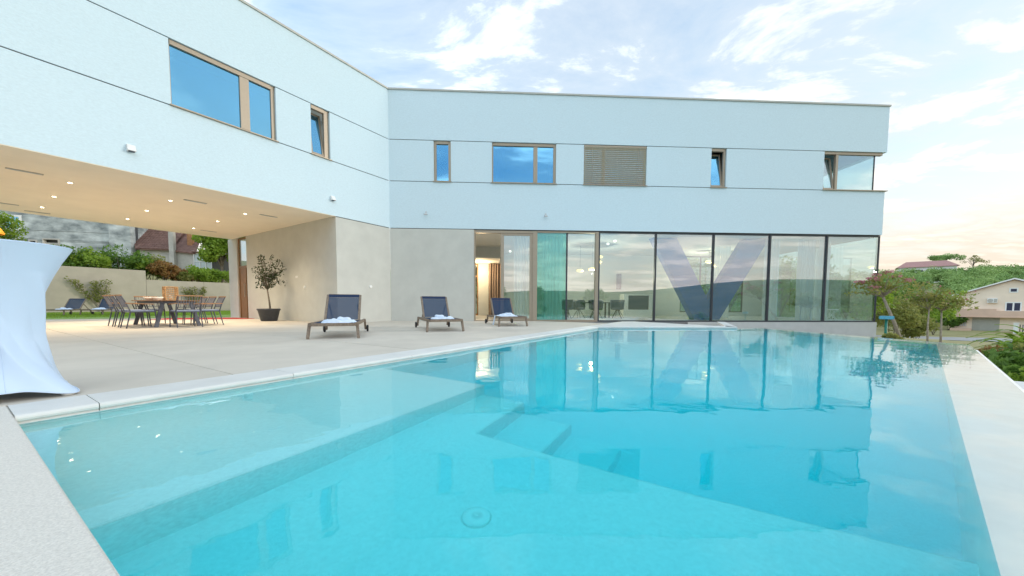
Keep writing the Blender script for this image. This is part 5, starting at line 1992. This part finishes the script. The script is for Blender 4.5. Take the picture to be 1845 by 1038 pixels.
def pwin(s0, s1, z0, z1, n=2, nm='window', bars=False):
    q = MB()
    q.box(FPk, s0 - .08, s0 + .06, -.06, -.001, z0 - .08, z1 + .08)
    q.box(FPk, s1 - .06, s1 + .08, -.06, -.001, z0 - .08, z1 + .08)
    q.box(FPk, s0 + .06, s1 - .06, -.06, -.001, z1 - .06, z1 + .08)
    q.box(FPk, s0 + .06, s1 - .06, -.06, -.001, z0 - .08, z0 + .06)
    for k in range(1, n):
        m_ = s0 + (s1 - s0) * k / n
        q.box(FPk, m_ - .08, m_ + .08, -.06, -.001, z0 + .06, z1 - .06)
    w = q.build(nm, M_WHITE, ph)
    MB().box(FPk, s0 + .05, s1 - .05, -.03, -.012, z0 + .05, z1 - .05).build('pane', M_DARKPANEL if not bars else M_PALEPANE, w)
    return w
pwin(4.75, 6.05, -.05, 1.2)
pwin(5.0, 5.65, 2.75, 3.3, 1)
wg = pwin(.45, 1.15, -2.45, -1.55, 1, bars=True)
q = MB()
for k in range(5):
    q.tube([FPk(.42 + k * .19, -.12, -2.55), FPk(.42 + k * .19, -.12, -1.45)], .02, 5)
q.build('grille', M_PINKBAND, wg)
ac = MB().box(FPk, 3.0, 3.95, -.38, -.02, 1.15, 1.85)
aco = ac.build('air_conditioner', M_WHITE, None, bevel=.03)
tag(aco, 'white air conditioner unit on the gable of the pink house', 'air conditioner')
fan = MB()
fan.tube([FPk(3.3, -.405, 1.5), FPk(3.3, -.385, 1.5)], .27, 18)
fan.build('fan_grille', M_VENT, aco)
MB().box(FPk, 3.62, 3.9, -.39, -.381, 1.25, 1.75).build('vent_panel', M_VENT, aco)
MB().box(FPk, -.4, 1.7, -1.6, -.1, zg - .3, zg + .45).build('entrance_step', M_PINKBAND, ph)
q = MB()
q.prism([FPk(-.5, -.05, 0), FPk(11, -.05, 0), FPk(12, -14, 0), FPk(1.5, -12, 0)], zg - .9, zg + .02)
tag(q.build('driveway', M_DRIVE), kind='structure')
# gate with pillars at the right edge
gt = thing('driveway_gate', 'dark railed gate with a white pillar at the right edge before the pink house', 'gate', tuple(FPk(7, -4.6, zg)))
for s in (5.35, 8.0):
    q = MB().box(FPk, s, s + .4, -5.0, -4.6, zg, zg + 1.5)
    po_ = q.build('pillar', M_WHITE, gt)
    MB().box(FPk, s - .06, s + .46, -5.06, -4.54, zg + 1.501, zg + 1.6).build('cap', M_WHITE, po_)
for k in range(9):
    MB().box(FPk, 5.85 + k * .23, 5.93 + k * .23, -4.84, -4.76, zg + .08, zg + 1.35).build('rail', M_DARKFRAME, gt)
MB().box(FPk, 5.76, 7.99, -4.86, -4.74, zg + .2, zg + .26).build('cross_bar', M_DARKFRAME, gt)

# low house with a pink roof and a dark carport, left of the pink house
lx, ly = 89.0, 76.0
lz = ground_h(lx, ly)
FLo = frame_at((lx, ly, lz), math.atan2(-.785, .62))
lo_ = thing('low_house', 'low house with a pinkish roof and a dark carport left of the pink house', 'house', (lx, ly, lz))
MB().box(FLo, 0, .4, 0, 5, -1, 2.6).build('wall', M_PINKHOUSE, lo_)
MB().box(FLo, 4.6, 5.0, 0, 5, -1, 2.6).build('wall', M_PINKHOUSE, lo_)
MB().box(FLo, .401, 4.599, 3.5, 5, -1, 2.6).build('rear_wall', M_DARKPANEL, lo_)
V = [FLo(-.6, -.8, 2.61), FLo(5.6, -.8, 2.61), FLo(5.2, 3, 4.3), FLo(-.2, 3, 4.3)]
V += [v + Vector((0, 0, .2)) for v in V]
MB().add(V, [(0, 3, 2, 1), (4, 5, 6, 7), (0, 1, 5, 4), (1, 2, 6, 5), (2, 3, 7, 6), (3, 0, 4, 7)]).build('roof', M_PINKTILE, lo_)

# wooded hillside behind the pink house: one mass of crowns, and the trees one can tell apart
def woodland(name, label, cells, seed, leaf, m_):
    r = np.random.default_rng(seed)
    pts = []
    for (x, y, rad, n) in cells:
        z = ground_h(x, y)
        c, _ = crown_points((x, y, z + rad * .75), (rad, rad, rad * .85), 12, n // 12, .40, int(r.integers(1e6)))
        pts.append(c)
    o = leaf_mesh(name, np.concatenate(pts), leaf, m_, None, rs=r)
    return tag(o, label, 'trees', kind='stuff')


r = random.Random(77)
cells = []
for k in range(380):
    y = r.uniform(66, 190)
    tn = r.uniform(.98, 1.50)
    x = y * tn
    if abs((Vector((x, y, 0)) - PB).dot(U) - 5) < 9 and y < 64:
        continue
    cells.append((x, y, r.uniform(2.0, 3.6), 760))
woodland('woodland', 'green woodland covering the hillside behind the pink house', cells, 5, .46, M_LEAF_FAR)
cells = []
for k in range(150):
    y = r.uniform(52, 170)
    tn = r.uniform(-.35, .98)
    cells.append((y * tn, y, r.uniform(2.6, 4.2), 420))
woodland('woodland', 'woodland seen through the rooms behind the villa', cells, 6, .7, M_LEAF_FAR)
# trees behind the villa seen through the glass corner
tv = [(.60, 33, 6.5), (.74, 31, 7.2), (.86, 30, 6.2), (.95, 34, 6.6), (-.02, 40, 7.0), (.03, 44, 8.0), (-.08, 30, 5.0), (.50, 40, 7.5), (.68, 44, 8.0), (.80, 40, 7.4), (.92, 42, 7.0)]
tl_ = ['tree behind the villa, seen between the legs of the V column', 'tree behind the villa, seen past the right V column leg', 'tree behind the villa, seen through the corner pane', 'tree behind the villa, at the right edge of the corner pane',
       'tree seen through the tall narrow rear window', 'tree seen behind the sliding door leaf', 'tree seen through the garden door', 'farther tree behind the left V column leg', 'farther tree behind the right V column leg', 'farther tree behind the corner curtain', 'farther tree behind the corner pane']
for i, (d, y, h) in enumerate(tv):
    x = d * y
    make_tree('rear_tree', tl_[i], 'tree', (x, y, ground_h(x, y) - .1), h, h * .36, h * .22, (M_LEAF_B, M_LEAF_A)[i % 2], 700 + i, 'trees behind the villa', clumps=22, per=140, leaf=.3, trunk_r=.16)
# hilltop: umbrella pine, thin tree, houses
def on_hill(tn, y, dz=0):
    return (tn * y, y, ground_h(tn * y, y) + dz)
x, y, z = on_hill(1.18, 172)
make_tree('pine_tree', 'flat topped pine standing above the hilltop house', 'tree', (x, y, z), 15.5, 5.6, 10.5, M_LEAF_FAR, 811, clumps=22, per=200, leaf=.6, trunk_r=.3, flat=.55)
x, y, z = on_hill(1.262, 168)
make_tree('open_tree', 'thin open crowned tree on the hill left of the dense wood', 'tree', (x, y, z), 15.0, 4.6, 8.5, M_LEAF_C, 812, clumps=13, per=60, leaf=.45, trunk_r=.28, flat=.8, clump_r=.22)
for (tn, y, w, lab, mr, nm) in ((1.135, 160, 17, 'pale hilltop house with a pinkish roof', M_PINKTILE, 'hill_house'), (1.405, 158, 12, 'house with a reddish roof on the hill behind the pink gable', M_PINKTILE, 'hill_house')):
    x, y, z = on_hill(tn, y)
    Fh = frame_at((x, y, z + (4.2 if tn < 1.2 else 2.0)), math.atan2(-.785, .62) + .15)
    hh = thing(nm, lab, 'house', (x, y, z))
    MB().box(Fh, -w / 2, w / 2, 0, 8, -5, 3.6).build('wall', M_WHITE, hh)
    V = [Fh(-w / 2 - .8, -.8, 3.61), Fh(w / 2 + .8, -.8, 3.61), Fh(w / 2 - 2.5, 4, 6.4), Fh(-w / 2 + 2.5, 4, 6.4), Fh(w / 2 + .8, 8.8, 3.61), Fh(-w / 2 - .8, 8.8, 3.61)]
    MB().add(V, [(0, 1, 2, 3), (3, 2, 4, 5), (1, 4, 2), (0, 3, 5), (0, 5, 4, 1)]).build('roof', mr, hh)
    for k in range(4):
        q = MB().box(Fh, -w * .38 + k * w * .23, -w * .38 + k * w * .23 + 1.5, -.06, -.001, .6, 2.4)
        q.build('window', M_DARKPANEL, hh)
# trees down the slope behind the camera (they show in the glass)
for i in range(14):
    a = math.radians(150 + i * 5.5)
    d = 40 + 17 * ((i * 7) % 5)
    x, y = d * math.sin(a), d * math.cos(a)
    make_tree('valley_tree', 'leafy green tree on the slope below the pool, mirrored in the glass wall', 'tree', (x, y, ground_h(x, y)), 5 + (i % 4), 2.4, 1.6, M_LEAF_B, 900 + i, 'trees on the slope below the pool', clumps=14, per=60, leaf=.5, trunk_r=.2)
